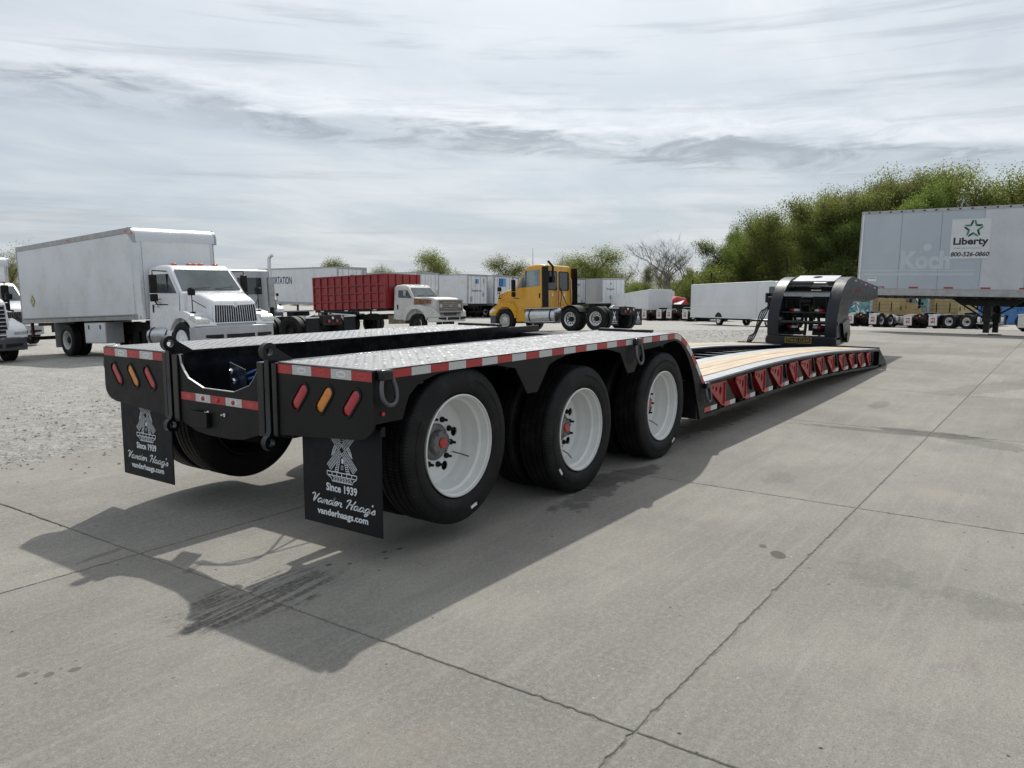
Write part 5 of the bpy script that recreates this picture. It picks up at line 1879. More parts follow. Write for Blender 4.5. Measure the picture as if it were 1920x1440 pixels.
def daycab(t, paint, glass=GLASS, trim=CHROME, rim=ALU, cabx=(1.62, 2.95, 3.62, 5.10), roof=2.90, fx=3.74, logo=None, windows=True, flapm=RUBF, stack=None, bump=PLAST, axles=(0, -1.32), gz=1.78, cowl=1.98, rims2=None, gr='h', sleeper=0.0):
    x0, xr, xc, xg = cabx
    cab(t, paint, x0, xr, xc, xg, roof=roof, cowl=cowl, gz=gz, w=1.05, wr=.98, wc=1.0, wg=.78, zb=.98, fx=fx, grille=gr, trim=trim, bump=bump, glass=glass)
    if sleeper:
        MB().loft([rring(x0 - sleeper, 1.10, .98, roof + .25, .12), rring(x0 - .02, 1.10, .98, roof + .30, .12)]).build('sleeper', paint, t, angle=40)
        w_ = MB()
        for y in (-.5, .5):
            w_.box(x0 - sleeper - .012, x0 - sleeper, y - .04, y + .04, 1.25, 1.95)
        for k in range(6):
            w_.box(x0 - sleeper - .010, x0 - sleeper, -.95, .95, 1.2 + .28 * k, 1.212 + .28 * k)
        w_.build('sleeper_rib', DEEP, t)
        for s_ in (-1, 1):
            MB().box(x0 - sleeper * .75, x0 - sleeper * .62, *sorted((s_ * 1.10, s_ * 1.13)), 1.35, 1.65).build('handle', BLACKM, t)
    xb = x0 - sleeper
    if windows:
        bw = part('rear_window', t)
        for y in (-.44, .44):
            MB().plate([rrect(y, 2.24, .385, .43, .10)], 'x', xb - .012, xb - .004).build('window_seal', BLACKM, bw)
            MB().plate([rrect(y, 2.24, .345, .39, .08)], 'x', xb - .018, xb - .012).build('pane', GLASS, bw)
            MB().box(xb - .03, xb, y - .05, y + .05, 1.55, 1.68).build('vent', WHL, bw)
        w_ = MB()
        for s_ in (-1, 1):
            w_.tube([(xb - .02, s_ * .97, 1.2), (xb - .07, s_ * .97, 1.3), (xb - .07, s_ * .93, 2.3), (xb - .02, s_ * .93, 2.4)], .018, 6)
        w_.build('grab_rail', ALU, t)
        for s_ in (-1, 1):
            MB().box(xb - .30, xb + .05, *sorted((s_ * 1.065, s_ * 1.10)), 1.05, roof - .10).build('side_extender', BLACKM, t, bevel=.01)
        MB().tube(catmull([(xb - .10, .10, 1.05), (xb - .14, .12, 1.6), (xb - .10, .05, 1.9), (xb - .25, .3, 1.3), (xb - .5, .2, 1.12)], 5), .016, 6).build('air_hose', REDL, t)
        MB().tube(catmull([(xb - .10, -.02, 1.05), (xb - .16, -.05, 1.6), (xb - .12, 0, 1.95), (xb - .2, -.3, 1.3), (xb - .5, -.1, 1.12)], 5), .016, 6).build('air_hose', BLACKM, t)
    mirrors(t, xr + .38, 1.98, 1.05, sz=(.12, .20, .66))
    hood_mirror(t, xg - .35, 1.52, .92, (-1, 1), .42)
    bwheel(t, fx, -1.03, .51, rim, True)
    bwheel(t, fx, 1.03, .51, rim, True)
    tractor_rear(t, rim=rim, flapm=flapm, logo=logo, axles=axles, rims2=rims2)
    for s_ in (-1, 1):
        # side fairing skirt, steps and tank
        MB().plate([[(xc - .70, .42), (xc - .10, .42), (xc - .10, 1.0), (xc - .55, 1.0)]], 'y', *sorted((s_ * .92, s_ * 1.12))).build('step_fairing', paint, t, bevel=.03)
        tank(t, .80, xc - .75, s_ * .95, .68, .34)
        MB().box(.75, xc - .72, *sorted((s_ * 1.22, s_ * 1.28)), .40, .43).build('step_board', ALU, t)
        MB().box(.75, xc - .72, *sorted((s_ * 1.0, s_ * 1.28)), .985, 1.01).build('deck_board', ALU, t)
    MB().box(xb - .45, xb + .1, -.46, .46, 1.0, 1.03).build('deck_plate', ALU, t)


t = thing('day_cab_tractor', 'yellow day cab tractor with two rear windows, standing on the gravel', 'truck')
daycab(t, YEL, glass=GLASSB, logo='mill', cabx=(1.55, 2.62, 3.20, 4.60), roof=2.94, fx=3.74)
MB().tube([(1.42, .55, 2.35), (1.40, .55, 2.85), (1.62, .62, 3.10)], .055, 10).build('exhaust_stack', BLACKM, t)
MB().box(1.35, 1.50, .46, .64, 2.15, 2.42).build('stack_clamp', BLACKM, t)
w = MB()
quarter_fender(t, .0, r=.58)
seat(t, 27.55, 13.40, R(84.8))

# ---- silver tractor with tall stack, behind the first box truck
t = thing('day_cab_tractor', 'silver day cab tractor with tall exhaust stack, tucked behind the box truck', 'truck')
daycab(t, SILT, cabx=(1.75, 3.1, 3.6, 5.3), roof=2.75, fx=4.1, rim=CHASSIS, windows=False, gr='v')
MB().box(1.73, 1.745, -.55, .55, 1.85, 2.45).build('rear_window', GLASS, t)
p = part('exhaust_stack', t)
MB().cyl((1.45, -.72, 0), .13, 1.35, 2.45, 'z', 18).build('muffler', ALUD, p)
MB().tube(catmull([(1.45, -.72, 2.4), (1.45, -.72, 3.05), (1.40, -.74, 3.20), (1.28, -.78, 3.27)], 5), .062, 12).build('stack_pipe', ALU, p)
MB().cyl((1.45, -.72, 0), .08, .8, 1.35, 'z', 14).build('lower_pipe', CHASSIS, p)
seat(t, 15.6, 18.7, R(96))

# ---- pale far tractor in front of the van trailers
t = thing('day_cab_tractor', 'small white aero tractor with chrome grille, parked nose out before the lettered van trailer', 'truck')
daycab(t, WHITE, cabx=(1.0, 2.6, 3.4, 4.9), roof=2.9, fx=3.8, windows=False)
seat(t, 33.2, 46.6, R(-98))

# ---- white truck cut by the left edge of the view
t = thing('day_cab_tractor', 'white aero tractor with dark plastic bumper, only its nose in view beside the box truck', 'truck')
daycab(t, WHITE, cabx=(.9, 2.5, 3.3, 4.75), roof=2.9, fx=3.7, windows=False, gz=1.85, bump=PLAST)
seat(t, 6.95, 25.8, R(-92))


# ---- old farm truck with red grain box
def old_truck():
    t = thing('grain_truck', 'old white farm truck with rusty hood side and ribbed red grain box', 'truck')
    xr, xf, h0, h1 = -1.94, 2.75, 1.18, 2.70
    gb = part('grain_box', t)
    for s_ in (-1, 1):
        MB().box(xr, xf, *sorted((s_ * 1.16, s_ * 1.20)), h0, h1).build('side_panel', REDB, gb)
        w_ = MB()
        for z in (1.52, 1.88, 2.24):
            w_.box(xr, xf, *sorted((s_ * 1.20, s_ * 1.245)), z, z + .06)
        w_.build('side_rib', REDB, gb)
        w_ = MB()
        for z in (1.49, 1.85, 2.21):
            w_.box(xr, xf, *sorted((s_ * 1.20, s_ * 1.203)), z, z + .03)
        w_.build('rib_shade_strip', mat('dark_red_rib_shade', (.05, .006, .006), .7), gb)  # dark strips: recess shadow below each rib, put into the colour
        n_ = 11
        for k in range(n_):
            xk = xr + (xf - xr - .07) * k / (n_ - 1)
            MB().box(xk, xk + .07, *sorted((s_ * 1.2005, s_ * 1.265)), h0 - .02, h1).build('stake', REDB, gb, bevel=.006, seg=1)
        MB().box(xr, xf, *sorted((s_ * 1.15, s_ * 1.27)), h1, h1 + .05).build('top_rail', REDB, gb)
    MB().box(xf - .04, xf, -1.16, 1.16, h0, h1 + .05).build('front_panel', REDB, gb)
    MB().box(xr, xr + .04, -1.16, 1.16, h0, h1 + .02).build('tail_gate', REDB, gb)
    w_ = MB()
    for k in range(5):
        y = -1.0 + .5 * k
        w_.box(xf, xf + .05, y - .03, y + .03, h0, h1)
    w_.build('front_stake', REDB, gb)
    MB().box(xr, xf, -1.15, 1.15, h0 - .12, h0).build('bed', BLACKM, gb)
    for k, x in enumerate((-1.5, .1, 1.9)):
        MB().box(x, x + .22, -1.215, -1.205, h0 - .09, h0 - .04).build('reflective_tape', WHT, gb)
    frame_rails(t, -2.3, 4.8, .66, .92)
    cab(t, WHITEO, 2.95, 3.72, 4.12, 5.40, roof=2.20, cowl=1.62, gz=1.56, w=.98, wr=.84, wc=.95, wg=.93, zb=.62, fx=4.39, grille='v', trim=SILV, bump=WHITEO, sq=True, lights=False, bz=(.50, .70))
    # broad square face over the vertical bars
    gf = part('grille_frame', t)
    MB().plate([[(-.92, .92), (.92, .92), (.92, 1.50), (-.92, 1.50)], [(-.86, .98), (.86, .98), (.86, 1.44), (-.86, 1.44)]], 'x', 5.43, 5.50).build('frame', SILV, gf, bevel=.01)
    MB().box(5.40, 5.455, -.86, .86, .98, 1.44).build('face', mat('grey_face', (.16, .16, .15), .5), gf)
    w_ = MB()
    for z in (1.06, 1.16, 1.26, 1.34):
        w_.box(5.456, 5.475, -.52, .52, z, z + .045)
    w_.build('grille_bar', ALUD, gf)
    MB().plate([[(-.16, 1.17), (-.08, 1.17), (-.08, 1.14), (.08, 1.14), (.08, 1.17), (.16, 1.17), (.16, 1.23), (.08, 1.23), (.08, 1.26), (-.08, 1.26), (-.08, 1.23), (-.16, 1.23)]], 'x', 5.476, 5.49).build('emblem', SILV, gf)
    for y in (-.69, .69):
        MB().lathe([(.0, .05), (.09, .04), (.105, .0)], 18, 'x', (5.45, y, 1.21)).build('headlight', LAMP, t)
    w_ = MB()
    for z in (.78, .85):
        w_.box(5.43, 5.46, -.45, .45, z, z + .035)
    w_.build('lower_vent', DEEP, t)
    for s_ in (-1, 1):
        MB().plate([[(4.16, 1.10), (4.36, 1.30), (5.10, 1.33), (5.12, 1.50), (4.18, 1.58)]], 'y', *sorted((s_ * .93, s_ * .968))).build('rusty_hood_side', RUST, t, 'bare rust brown hood side panel')
        m_ = part('mirror', t)
        MB().box(3.80, 3.84, s_ * 1.20 - .05, s_ * 1.20 + .05, 1.72, 2.0).build('mirror_head', SILV, m_)
        MB().tube([(3.8, s_ * .96, 1.60), (3.82, s_ * 1.2, 1.74), (3.8, s_ * .92, 2.05)], .012, 5).build('mirror_arm', SILV, m_)
    for y in (-.5, -.15, 0, .15, .5):
        MB().lathe([(.035, 0), (.03, .04), (.0, .05)], 8, 'z', (3.62, y, 2.20)).build('roof_light', WHL, t)
    bwheel(t, 4.39, -.98, .45, CHASSIS, True)
    bwheel(t, 4.39, .98, .45, CHASSIS, True)
    duals(t, 0, .48, CHASSIS, 1.0, .70)
    MB().box(2.6, 3.6, -.95, -.55, .45, .85).build('fuel_tank', mat('dirty_tan', (.22, .18, .13), .7, var=.3), t)
    return t


t = old_truck()
seat(t, 24.54, 24.26, R(-87.6))


# ---- dry van trailers
def van_trailer(label, L=12.5, mt=WHITEP, face=WHITEP, gear=True, logo=None, w=1.30, group='white dry van trailers in the far row'):
    """origin on the ground under the middle of the rear doors, x forward"""
    t = thing('van_trailer', label, 'trailer', group=group)
    h0, h1 = 1.15, 4.10
    n_ = 10
    for s_ in (-1, 1):
        for k in range(n_):
            a, b = .06 + (L - .12) * k / n_, .06 + (L - .12) * (k + 1) / n_
            MB().box(a + .006, b - .006, *sorted((s_ * (w - .04), s_ * w)), h0 + .22, h1 - .11).build('side_panel', mt, t)
        MB().box(0, L, *sorted((s_ * (w - .05), s_ * (w + .012))), h1 - .11, h1).build('top_rail', ALUD, t)
        MB().box(0, L, *sorted((s_ * (w - .05), s_ * (w + .012))), h0, h0 + .22).build('bottom_rail', ALUD, t)
        MB().box(-.012, .10, *sorted((s_ * (w - .10), s_ * (w + .015))), h0 + .20, h1).build('rear_post', ALUD, t)
    MB().box(L - .06, L, -w, w, h0, h1).build('front_wall', mt, t)
    MB().box(.05, L - .05, -(w - .05), w - .05, h1 - .05, h1 - .01).build('roof', WHITEP, t)
    MB().box(0, L, -(w - .06), w - .06, h0, h0 + .08).build('floor', CHASSIS, t)
    MB().box(-.02, .05, -w, w, h1 - .16, h1 + .004).build('header', ALUD, t)
    MB().box(-.02, .05, -w, w, h0 - .02, h0 + .18).build('sill', CHASSIS, t)
    for s_ in (-1, 1):
        d = MB().box(.0, .03, *sorted((s_ * .01, s_ * (w - .10))), h0 + .19, h1 - .17).build('rear_door', face, t, bevel=.004)
        w_ = MB()
        for y in (.35, .85):
            w_.tube([(-.02, s_ * y, h0 + .15), (-.02, s_ * y, h1 - .15)], .012, 5)
        w_.build('lock_rod', ALUD, d)
    if logo:
        for (kind, y, z, a, b) in logo:
            if kind == 'blue':
                bl = MB().box(-.006, -.002, y - a / 2, y + a / 2, z - b / 2, z + b / 2).build('blue_logo', BLUEI, t)
                MB().box(-.009, -.007, y - a / 2 + .1, y - a / 2 + .1 + a * .22, z - b / 2, z + b / 2).build('logo_stripe', mat('light_blue_logo', (.15, .38, .62), .5), bl)
            elif kind == 'diam':
                MB().plate([[(y - a / 2, z), (y, z - b / 2), (y + a / 2, z), (y, z + b / 2)]], 'x', -.006, -.002).build('placard', GREYB, t)
            elif kind == 'grey':
                MB().box(-.006, -.002, y - a / 2, y + a / 2, z - b / 2, z + b / 2).build('sticker', GREYB, t)
            else:
                text_part(kind, a, b, (-.025, y, z), (0, -1, 0), (0, 0, 1), t, BLKT, bold=.01)
    if gear:
        for x in (1.3, 2.55):
            duals(t, x, .51, WHITEO, 1.05, .74)
        w_ = MB()
        for s_ in (-1, 1):
            w_ = MB().box(L - 2.9, L - 2.75, *sorted((s_ * .9, s_ * .78)), .05, h0)
            w_.box(L - 3.0, L - 2.65, *sorted((s_ * 1.0, s_ * .68)), .0, .05)
            w_.build('landing_leg', CHASSIS, t)
        w_ = MB().box(-.0, .08, -1.1, 1.1, .50, .58)
        for s_ in (-1, 1):
            w_.box(0, .08, *sorted((s_ * .5, s_ * .42)), .5, 1.15)
        w_.build('rear_guard', CHASSIS, t)
        w_ = MB().box(.4, 4.4, -.55, .55, .85, 1.14)
        w_.build('slider_frame', CHASSIS, t)
    return t


# (near rear corner x, y, yaw of the long axis, label, options)
VN = [
    ((38.6, 41.4), 80, dict(label='white van trailer with navy TATION lettering on its long side', logo=[('blue', -.05, 3.25, .45, .55), ('grey', -1.0, 3.6, .28, .7)])),
    ((50.3, 44.0), 82, dict(label='plain white van trailer standing behind the red grain box', logo=None)),
    ((56.3, 43.0), 82, dict(label='white van trailer with small blue logo and number on its door', logo=[('blue', .1, 3.45, .40, .42), ('FB 66751 MA', .1, 2.55, 1.3, .16), ('diam', -.75, 2.2, .4, .6), ('grey', .85, 1.75, .35, .5), ('grey', -.8, 3.5, .2, .4)])),
    ((59.4, 42.2), 82, dict(label='white van trailer with a large blue square on its door, behind the yellow tractor', logo=[('blue', .2, 3.4, .95, .8), ('FB 900 174', .1, 2.35, 1.4, .16)])),
    ((63.2, 42.0), 82, dict(label='white van trailer half hidden directly behind the yellow cab', logo=None)),
    ((74.6, 42.6), 82, dict(label='white van trailer with small black print just right of the yellow cab', logo=[('TN 4002', .2, 3.4, .9, .2), ('grey', .5, 1.5, .3, .3), ('grey', -.6, 1.5, .3, .3), ('grey', 0, 2.1, .25, .25)])),
    ((75.9, 39.4), 41, dict(label='white van trailer with diamond placard and dull grey flank, last of the far row', mt=GREYB, logo=[('diam', .3, 3.5, .3, .3), ('Eagle', .3, 2.9, .9, .2), ('diam', .3, 2.0, .4, .6)])),  # grey side material carries the shade on this white trailer's flank
]
vt = None
for (cx_, cy_), yw, kw in VN:
    t = van_trailer(**kw)
    # corner (x=0, y=+1.3) sits at the given point
    a = R(yw)
    seat(t, cx_ + math.sin(a) * 1.3, cy_ - math.cos(a) * 1.3, a)
    if 'TATION' in kw['label']:
        tx = text_part('TRANSPORTATION', 5.6, .62, (9.6, 1.3045, 3.10), (-1, 0, 0), (0, 0, 1), t, NAVT, bold=.02)
# two white truck bodies set down beyond the gravel, one tipped
for k, (x, y, yw, dz, lab, L) in enumerate(((68.6, 28.9, 45, .62, 'white truck body resting at a slant on scrap, its pale roof showing', 13.0), (73.0, 30.6, 45, .45, 'second white truck body lying behind the slanted one', 13.0))):
    t = thing('cargo_box', lab, 'cargo box')
    n_ = 10
    for j in range(n_):
        a, b = L * j / n_, L * (j + 1) / n_
        for s_ in (-1, 1):
            MB().box(a + .004, b - .004, *sorted((s_ * 1.17, s_ * 1.2)), .08, 2.22).build('side_panel', WHITEP, t)
    MB().box(-.0, L, -1.22, 1.22, 2.22, 2.34).build('roof', WHITE, t, bevel=.02)
    MB().box(0, L, -1.21, 1.21, -.06, .08).build('floor', GREYB, t)
    MB().box(-.03, 0, -1.2, 1.2, 0, 2.3).build('end_wall', WHITEP, t)
    MB().box(L, L + .03, -1.2, 1.2, 0, 2.3).build('end_wall', WHITEP, t)
    for s_ in (-1, 1):
        MB().box(L - .08, L + .04, *sorted((s_ * 1.16, s_ * 1.215)), 0, 2.25).build('corner_post', GREYB, t)
    seat(t, x, y, R(yw), dz + .35, tilt=R(-2.6))
    t.scale = (1, 1, .84)
t = thing('scrap_heap', 'dark heap of truck parts and bent plates under the slanted truck body', 'scrap')
w = MB()
rr3 = random.Random(4)
for k in range(60):
    x, y = rr3.uniform(-6, 3.5), rr3.uniform(-1.3, 1.3)
    z = rr3.uniform(.1, .55) * (1 if x < 0 else 1.4)
    w.M = Matrix.Translation((x, y, z)) @ Euler((rr3.uniform(-.5, .5), rr3.uniform(-.6, .6), rr3.uniform(0, 3))).to_matrix().to_4x4()
    w.box(-rr3.uniform(.2, .9), rr3.uniform(.2, .9), -.15, rr3.uniform(.05, .3), -.04, rr3.uniform(.02, .2))
w.M = None
sc_ = w.build('scrap_metal', CHASSIS, t)
sc_['kind'] = 'stuff'
seat(t, 66.5, 25.2, R(-110))

# ---- step van
t = thing('step_van', 'long white step van with patchy repainted side, standing broadside on the gravel', 'van')
L = 10.8
MB().loft([rring(0, 1.18, .55, 2.93, .08), rring(.04, 1.2, .52, 2.97, .09), rring(L - .9, 1.2, .52, 2.97, .09), rring(L - .15, 1.19, .56, 2.92, .09), rring(L, 1.15, .62, 2.3, .09)]).build('body', mat('step_van_white', (.60, .62, .635), .4, var=.05, vs=.7, dirt=(.68, .69, .70), da=.35, ds=.45), t)
for s_ in (-1, 1):
    w = MB().box(.05, L - .3, *sorted((s_ * 1.19, s_ * 1.215)), 1.32, 1.36)
    w.box(.02, L - .3, *sorted((s_ * 1.19, s_ * 1.212)), 2.90, 2.94)
    w.box(.0, L - .3, *sorted((s_ * 1.19, s_ * 1.212)), .52, .58)
    w.build('side_moulding', WHITEP, t)
    MB().plate([arc(4.0, .42, .50, 0, 180, 14)], 'y', *sorted((s_ * 1.195, s_ * 1.207))).build('wheel_arch', DEEP, t)
    for x in (4.0, 9.9):
        bwheel(t, x, s_ * 1.09, .40, CHROME if x < 5 else WHITEO, True, w=.8)
    MB().box(L - 2.2, L - 2.18, *sorted((s_ * 1.198, s_ * 1.206)), .7, 2.85).build('door_seam', GREYB, t)
    MB().box(L - .9, L - .3, *sorted((s_ * 1.19, s_ * 1.204)), 1.6, 2.6).build('window', GLASS, t)
frame_rails(t, .3, 8.5, .4, .6)
MB().box(L - .9, L - .75, -1.45, -1.25, 1.6, 2.2).build('mirror', BLACKM, t)
seat(t, 54.35 + .55, 19.33 - .4, R(-128), 0.0)
# shift so the near side plane carries the measured line
bpy.context.view_layer.update()

# ---- big trailer at the right with the tyre recycler's sign
t = thing('van_trailer', 'huge pale blue grey van trailer with star logo and phone number sign', 'trailer')
L = 14.0
h0, h1 = 1.216, 4.10
for k in range(11):
    a, b = .09 + 1.22 * k, .09 + 1.22 * (k + 1)
    mt = LIBG if k < 3 else LIBL
    MB().box(a + .004, b - .004, .0, .03, h0 + .26, h1 - .10).build('side_panel', mt if k < 3 else LIBL, t, bevel=.002)
    w = MB()
    for xx in (a + .03, a + .61, b - .03):
        for z in np.arange(h0 + .32, h1 - .14, .085):
            w.box(xx - .006, xx + .006, -.004, 0, z, z + .012)
    w.build('rivet_column', GREYB if k >= 3 else LIBG, t)
    MB().box(a, b, 2.56, 2.59, h0 + .26, h1 - .10).build('side_panel', WHITEP, t)
MB().box(0, L, -.012, .05, h1 - .10, h1).build('top_rail', ALUD, t)
w = MB()
for k in range(40):
    w.box(.2 + .35 * k, .26 + .35 * k, -.018, -.012, h1 - .07, h1 - .03)
w.build('rail_bolt', BLACKM, t)
MB().box(0, L, -.012, .05, h0 + .03, h0 + .257).build('bottom_rail', ALUD, t, bevel=.003)
w = MB()
for k in range(150):
    w.box(.1 + .09 * k, .12 + .09 * k, -.018, -.0125, h0 + .235, h0 + .25)
w.build('rail_rivet', GREYB, t)
MB().box(0, L, 2.54, 2.60, h0 + .03, h0 + .257).build('bottom_rail', ALUD, t)
MB().box(0, L, 2.54, 2.60, h1 - .10, h1).build('top_rail', ALUD, t)
MB().plate([[(-.01, .0)] + [(.09 - .10 * math.cos(R(a)), .10 - .112 * math.sin(R(a))) for a in range(0, 91, 15)] + [(.09, .05), (.04, .10), (.04, 2.5), (-.01, 2.5)]], 'z', h0 + .03, h1 - .02).build('front_corner', WHITEP, t)
MB().box(.02, L, .05, 2.54, h1 - .05, h1 - .01).build('roof', ALUD, t)
MB().box(.02, L, .05, 2.54, h0 + .0, h0 + .10).build('floor', CHASSIS, t)
w = MB()
for k in range(44):
    w.box(.3 + .31 * k, .36 + .31 * k, .05, 2.54, h0 - .02, h0 + .06)
w.build('floor_joist', CHASSIS, t)
for k in range(8):
    MB().box(.62 + 1.06 * k, .90 + 1.06 * k, -.006, -.001, h0 + .275, h0 + .33).build('reflective_tape', REDT, t)
# landing gear
lg = part('landing_gear', t)
for y in (.55, 2.05):
    w = MB().box(3.88, 4.04, y - .08, y + .08, .10, h0)
    w.box(3.84, 4.08, y - .12, y + .12, .45, .95)
    w.build('leg', CHASSIS, lg)
    MB().box(3.78, 4.14, y - .16, y + .16, .0, .05).build('foot', CHASSIS, lg)
w = MB().tube([(3.96, .55, .75), (3.96, 2.05, .75)], .03, 6)
w.tube([(3.96, .55, .5), (2.9, .7, 1.2)], .03, 6)
w.tube([(3.96, 2.05, .5), (2.9, 1.9, 1.2)], .03, 6)
w.tube([(3.96, .55, .5), (5.0, .7, 1.2)], .03, 6)
w.tube([(3.96, .55, .2), (3.96, 2.05, 1.1)], .025, 6)
w.build('brace', CHASSIS, lg)
MB().plate([[(2.9, 1.20), (5.0, 1.20), (4.7, .98), (3.2, .98)]], 'y', .45, .55).build('gear_box', CHASSIS, lg)
MB().plate([[(2.9, 1.20), (5.0, 1.20), (4.7, .98), (3.2, .98)]], 'y', 2.0, 2.1).build('gear_box', CHASSIS, lg)
for x in (11.4, 12.7):
    for y in (.22, .52, 2.07, 2.37):
        q = part('wheel', t, (x, y, .51), 0 if y < 1.3 else PI)
        mobj('tyre', BT, q)
        mobj('rim', rim_mesh(WHITEO), q)
w = MB().box(10.9, 13.2, .7, 1.9, .8, 1.2)
w.build('bogie_frame', CHASSIS, t)
rt, uv = (1, 0, 0), (0, 0, 1)
sg_ = part('sign', t)
MB().box(2.83, 3.95, -.008, -.005, 2.46, 3.72).build('sign_sheet', mat('sign_white', (.60, .62, .63), .45, var=.03), sg_)
cx_, cz_ = 3.46, 3.40
for k in range(5):
    a = 90 + 72 * k
    for j, (mt, o1) in enumerate(((BLKT, 1), (GRNT, -1))):
        pl = [(.285, 2), (.275, 11), (.165, 40), (.105, 34), (.205, 4)]
        pts = [(cx_ + r_ * math.cos(R(a + o1 * t_)) * .98, cz_ + r_ * math.sin(R(a + o1 * t_))) for r_, t_ in pl]
        MB().plate([pts], 'y', -.012 - .002 * j, -.0085).build('star_logo', mt, sg_)
text_part('Liberty', 1.0, .30, (3.41, -.0085, 2.98), rt, uv, sg_, BLKT, bold=.035)
text_part('TIRE RECYCLING', .78, .045, (3.32, -.0085, 2.79), rt, uv, sg_, GREYB, bold=.02)
text_part('800-526-0860', 1.10, .15, (3.41, -.0085, 2.60), rt, uv, sg_, BLKT, bold=.03, shear=.2)
# ghost of old lettering and bars
text_part('Koch', 1.50, .62, (2.12, -.0045, 2.42), rt, uv, t, PALE, name='ghost_lettering', bold=.05)
MB().lathe([(.13, -.005), (.13, -.0045)], 20, 'y', (2.16, 0, 2.84)).build('ghost_lettering', PALE, t)
MB().tube([(1.86, -.001, 2.6), (1.92, -.001, 2.82), (2.03, -.001, 2.94)], .004, 4).build('ghost_lettering', PALE, t)
w = MB().box(.12, 3.60, -.005, -.0042, 2.06, 2.10)
w.box(.12, 3.60, -.005, -.0042, 1.92, 1.99)
w.build('ghost_stripe', PALE, t)
MB().box(.35, .62, -.006, -.003, 1.72, 1.86).build('number_plate', WHL, t)
MB().box(.37, .60, -.008, -.0061, 1.81, 1.84).build('plate_print', GRNT, t)
seat(t, 26.91, 2.21, R(-95.8), .02, tilt=R(-1.1))

# ---- row of tan tractors beyond, seen from behind
FEW = mat('white_flap_sheet', (.58, .58, .56), .6, dirt=(.35, .3, .25), da=.1)
FE = [((64.6, 8.7), -19, TAN, 'tan sleeper tractor with two white FE flaps, nearest the raised gooseneck', .95, ALU),
      ((64.6, 4.6), -19, TAN, 'tan tractor with a broad cab and FE mud flaps under the big trailer', .95, REDH),
      ]
for (x, y), yw, pm, lab, slp, rm in FE:
    t = thing('sleeper_tractor', lab, 'truck')
    daycab(t, pm, cabx=(2.2, 3.4, 4.0, 5.5), roof=2.75, fx=4.5, logo='fe', flapm=FEW, windows=False, sleeper=slp, rim=ALU, rims2=rm)
    w = MB().cyl((.95, .95, 0), .13, 1.2, 2.9, 'z', 14)
    w.build('exhaust_stack', ALUD, t)
    quarter_fender(t, -1.32, CHASSIS)
    seat(t, x, y, R(yw))
t = thing('sleeper_tractor', 'tan tractor turned nose toward us behind the row, showing hood and white door', 'truck')
daycab(t, TAN, cabx=(1.6, 2.8, 3.4, 4.9), roof=2.7, fx=3.9, windows=False, sleeper=.9)
seat(t, 75.5, 11.2, R(-72))
t = thing('sleeper_tractor', 'tan cab half hidden behind the big trailer landing gear', 'truck')
daycab(t, TAN, cabx=(1.6, 2.8, 3.4, 4.9), roof=2.7, fx=3.9, windows=False, sleeper=.9)
seat(t, 74.0, 5.0, R(-40))
t = thing('day_cab_tractor', 'blue tractor behind the landing gear of the big trailer', 'truck')
daycab(t, BLUE, cabx=(1.5, 2.8, 3.4, 4.9), roof=3.0, fx=3.9, windows=False, sleeper=.8)
seat(t, 62.5, 1.6, R(-118))
t = thing('day_cab_tractor', 'tractor tail with a large white mud flap at the right edge', 'truck')
daycab(t, BLUE, cabx=(1.5, 2.8, 3.4, 4.9), roof=3.0, fx=3.9, windows=False, flapm=FEW)
seat(t, 51.9, -3.1, R(-12))

# trailer side sprayed with teal graffiti, behind the gooseneck
t = thing('van_trailer', 'low trailer side sprayed with teal and pink graffiti beyond the gooseneck', 'trailer')
MB().box(0, 9, 0, .04, .9, 2.6).build('side_panel', TEAL, t)
MB().box(0, 9, .04, 2.4, .85, 2.6).build('body', GREYB, t)
MB().box(0, 9, -.02, .04, .75, .9).build('bottom_rail', ALUD, t)
for x in (1.0, 2.3):
    for y in (.2, 2.1):
        q = part('wheel', t, (x, y, .5), 0 if y < 1.3 else PI)
        mobj('tyre', BT, q)
        mobj('rim', rim_mesh(CHASSIS), q)
w = MB()
gr = random.Random(9)
for k in range(16):
    x0_, z0_ = gr.uniform(.3, 8.3), gr.uniform(1.1, 2.3)
    pts = catmull([(x0_, z0_), (x0_ + gr.uniform(.1, .5), z0_ + gr.uniform(-.3, .4)), (x0_ + gr.uniform(.4, .9), z0_ + gr.uniform(-.4, .3)), (x0_ + gr.uniform(.2, .8), z0_ + gr.uniform(-.4, .2))], 4)
    ribbon(w, pts, .10, (0, -.001, 0), (1, 0, 0), (0, 0, 1), .004, k % 3)
w.build('graffiti_stroke', [WHL, mat('pink_spray', (.5, .25, .28), .6), BLUE], t)
seat(t, 71.5, 13.2, R(-76))

# tractors left of the step van
for k, (x, y, yw, pm, lab) in enumerate(((66.5, 25.0, -62, TAN, 'tan cab with teal side window beside the step van'), (69.0, 29.4, -50, CHASSIS, 'stripped dark tractor frame with white flaps left of the tan cab'))):
    t = thing('day_cab_tractor', lab, 'truck')
    if k == 0:
        daycab(t, pm, cabx=(1.2, 2.3, 2.8, 4.3), roof=2.9, fx=3.3, windows=False, flapm=FEW, logo='fe')
        MB().cyl((.9, .9, 0), .06, 1.2, 3.7, 'z', 10).build('exhaust_stack', BLACKM, t)
        seat(t, 64.8, 24.0, R(-18))
    else:
        tractor_rear(t, flapm=FEW, logo='fe', rim=CHASSIS)
        MB().box(1.2, 3.0, -.5, .5, 1.0, 1.5).build('engine_block', CHASSIS, t, bevel=.05)
        bwheel(t, 3.9, -1.0, .51, CHASSIS)
        bwheel(t, 3.9, 1.0, .51, CHASSIS)
        seat(t, 66.0, 27.0, R(-18))
t = thing('truck_hood', 'upturned glossy red truck hood with a white one leaning against it', 'truck hood')
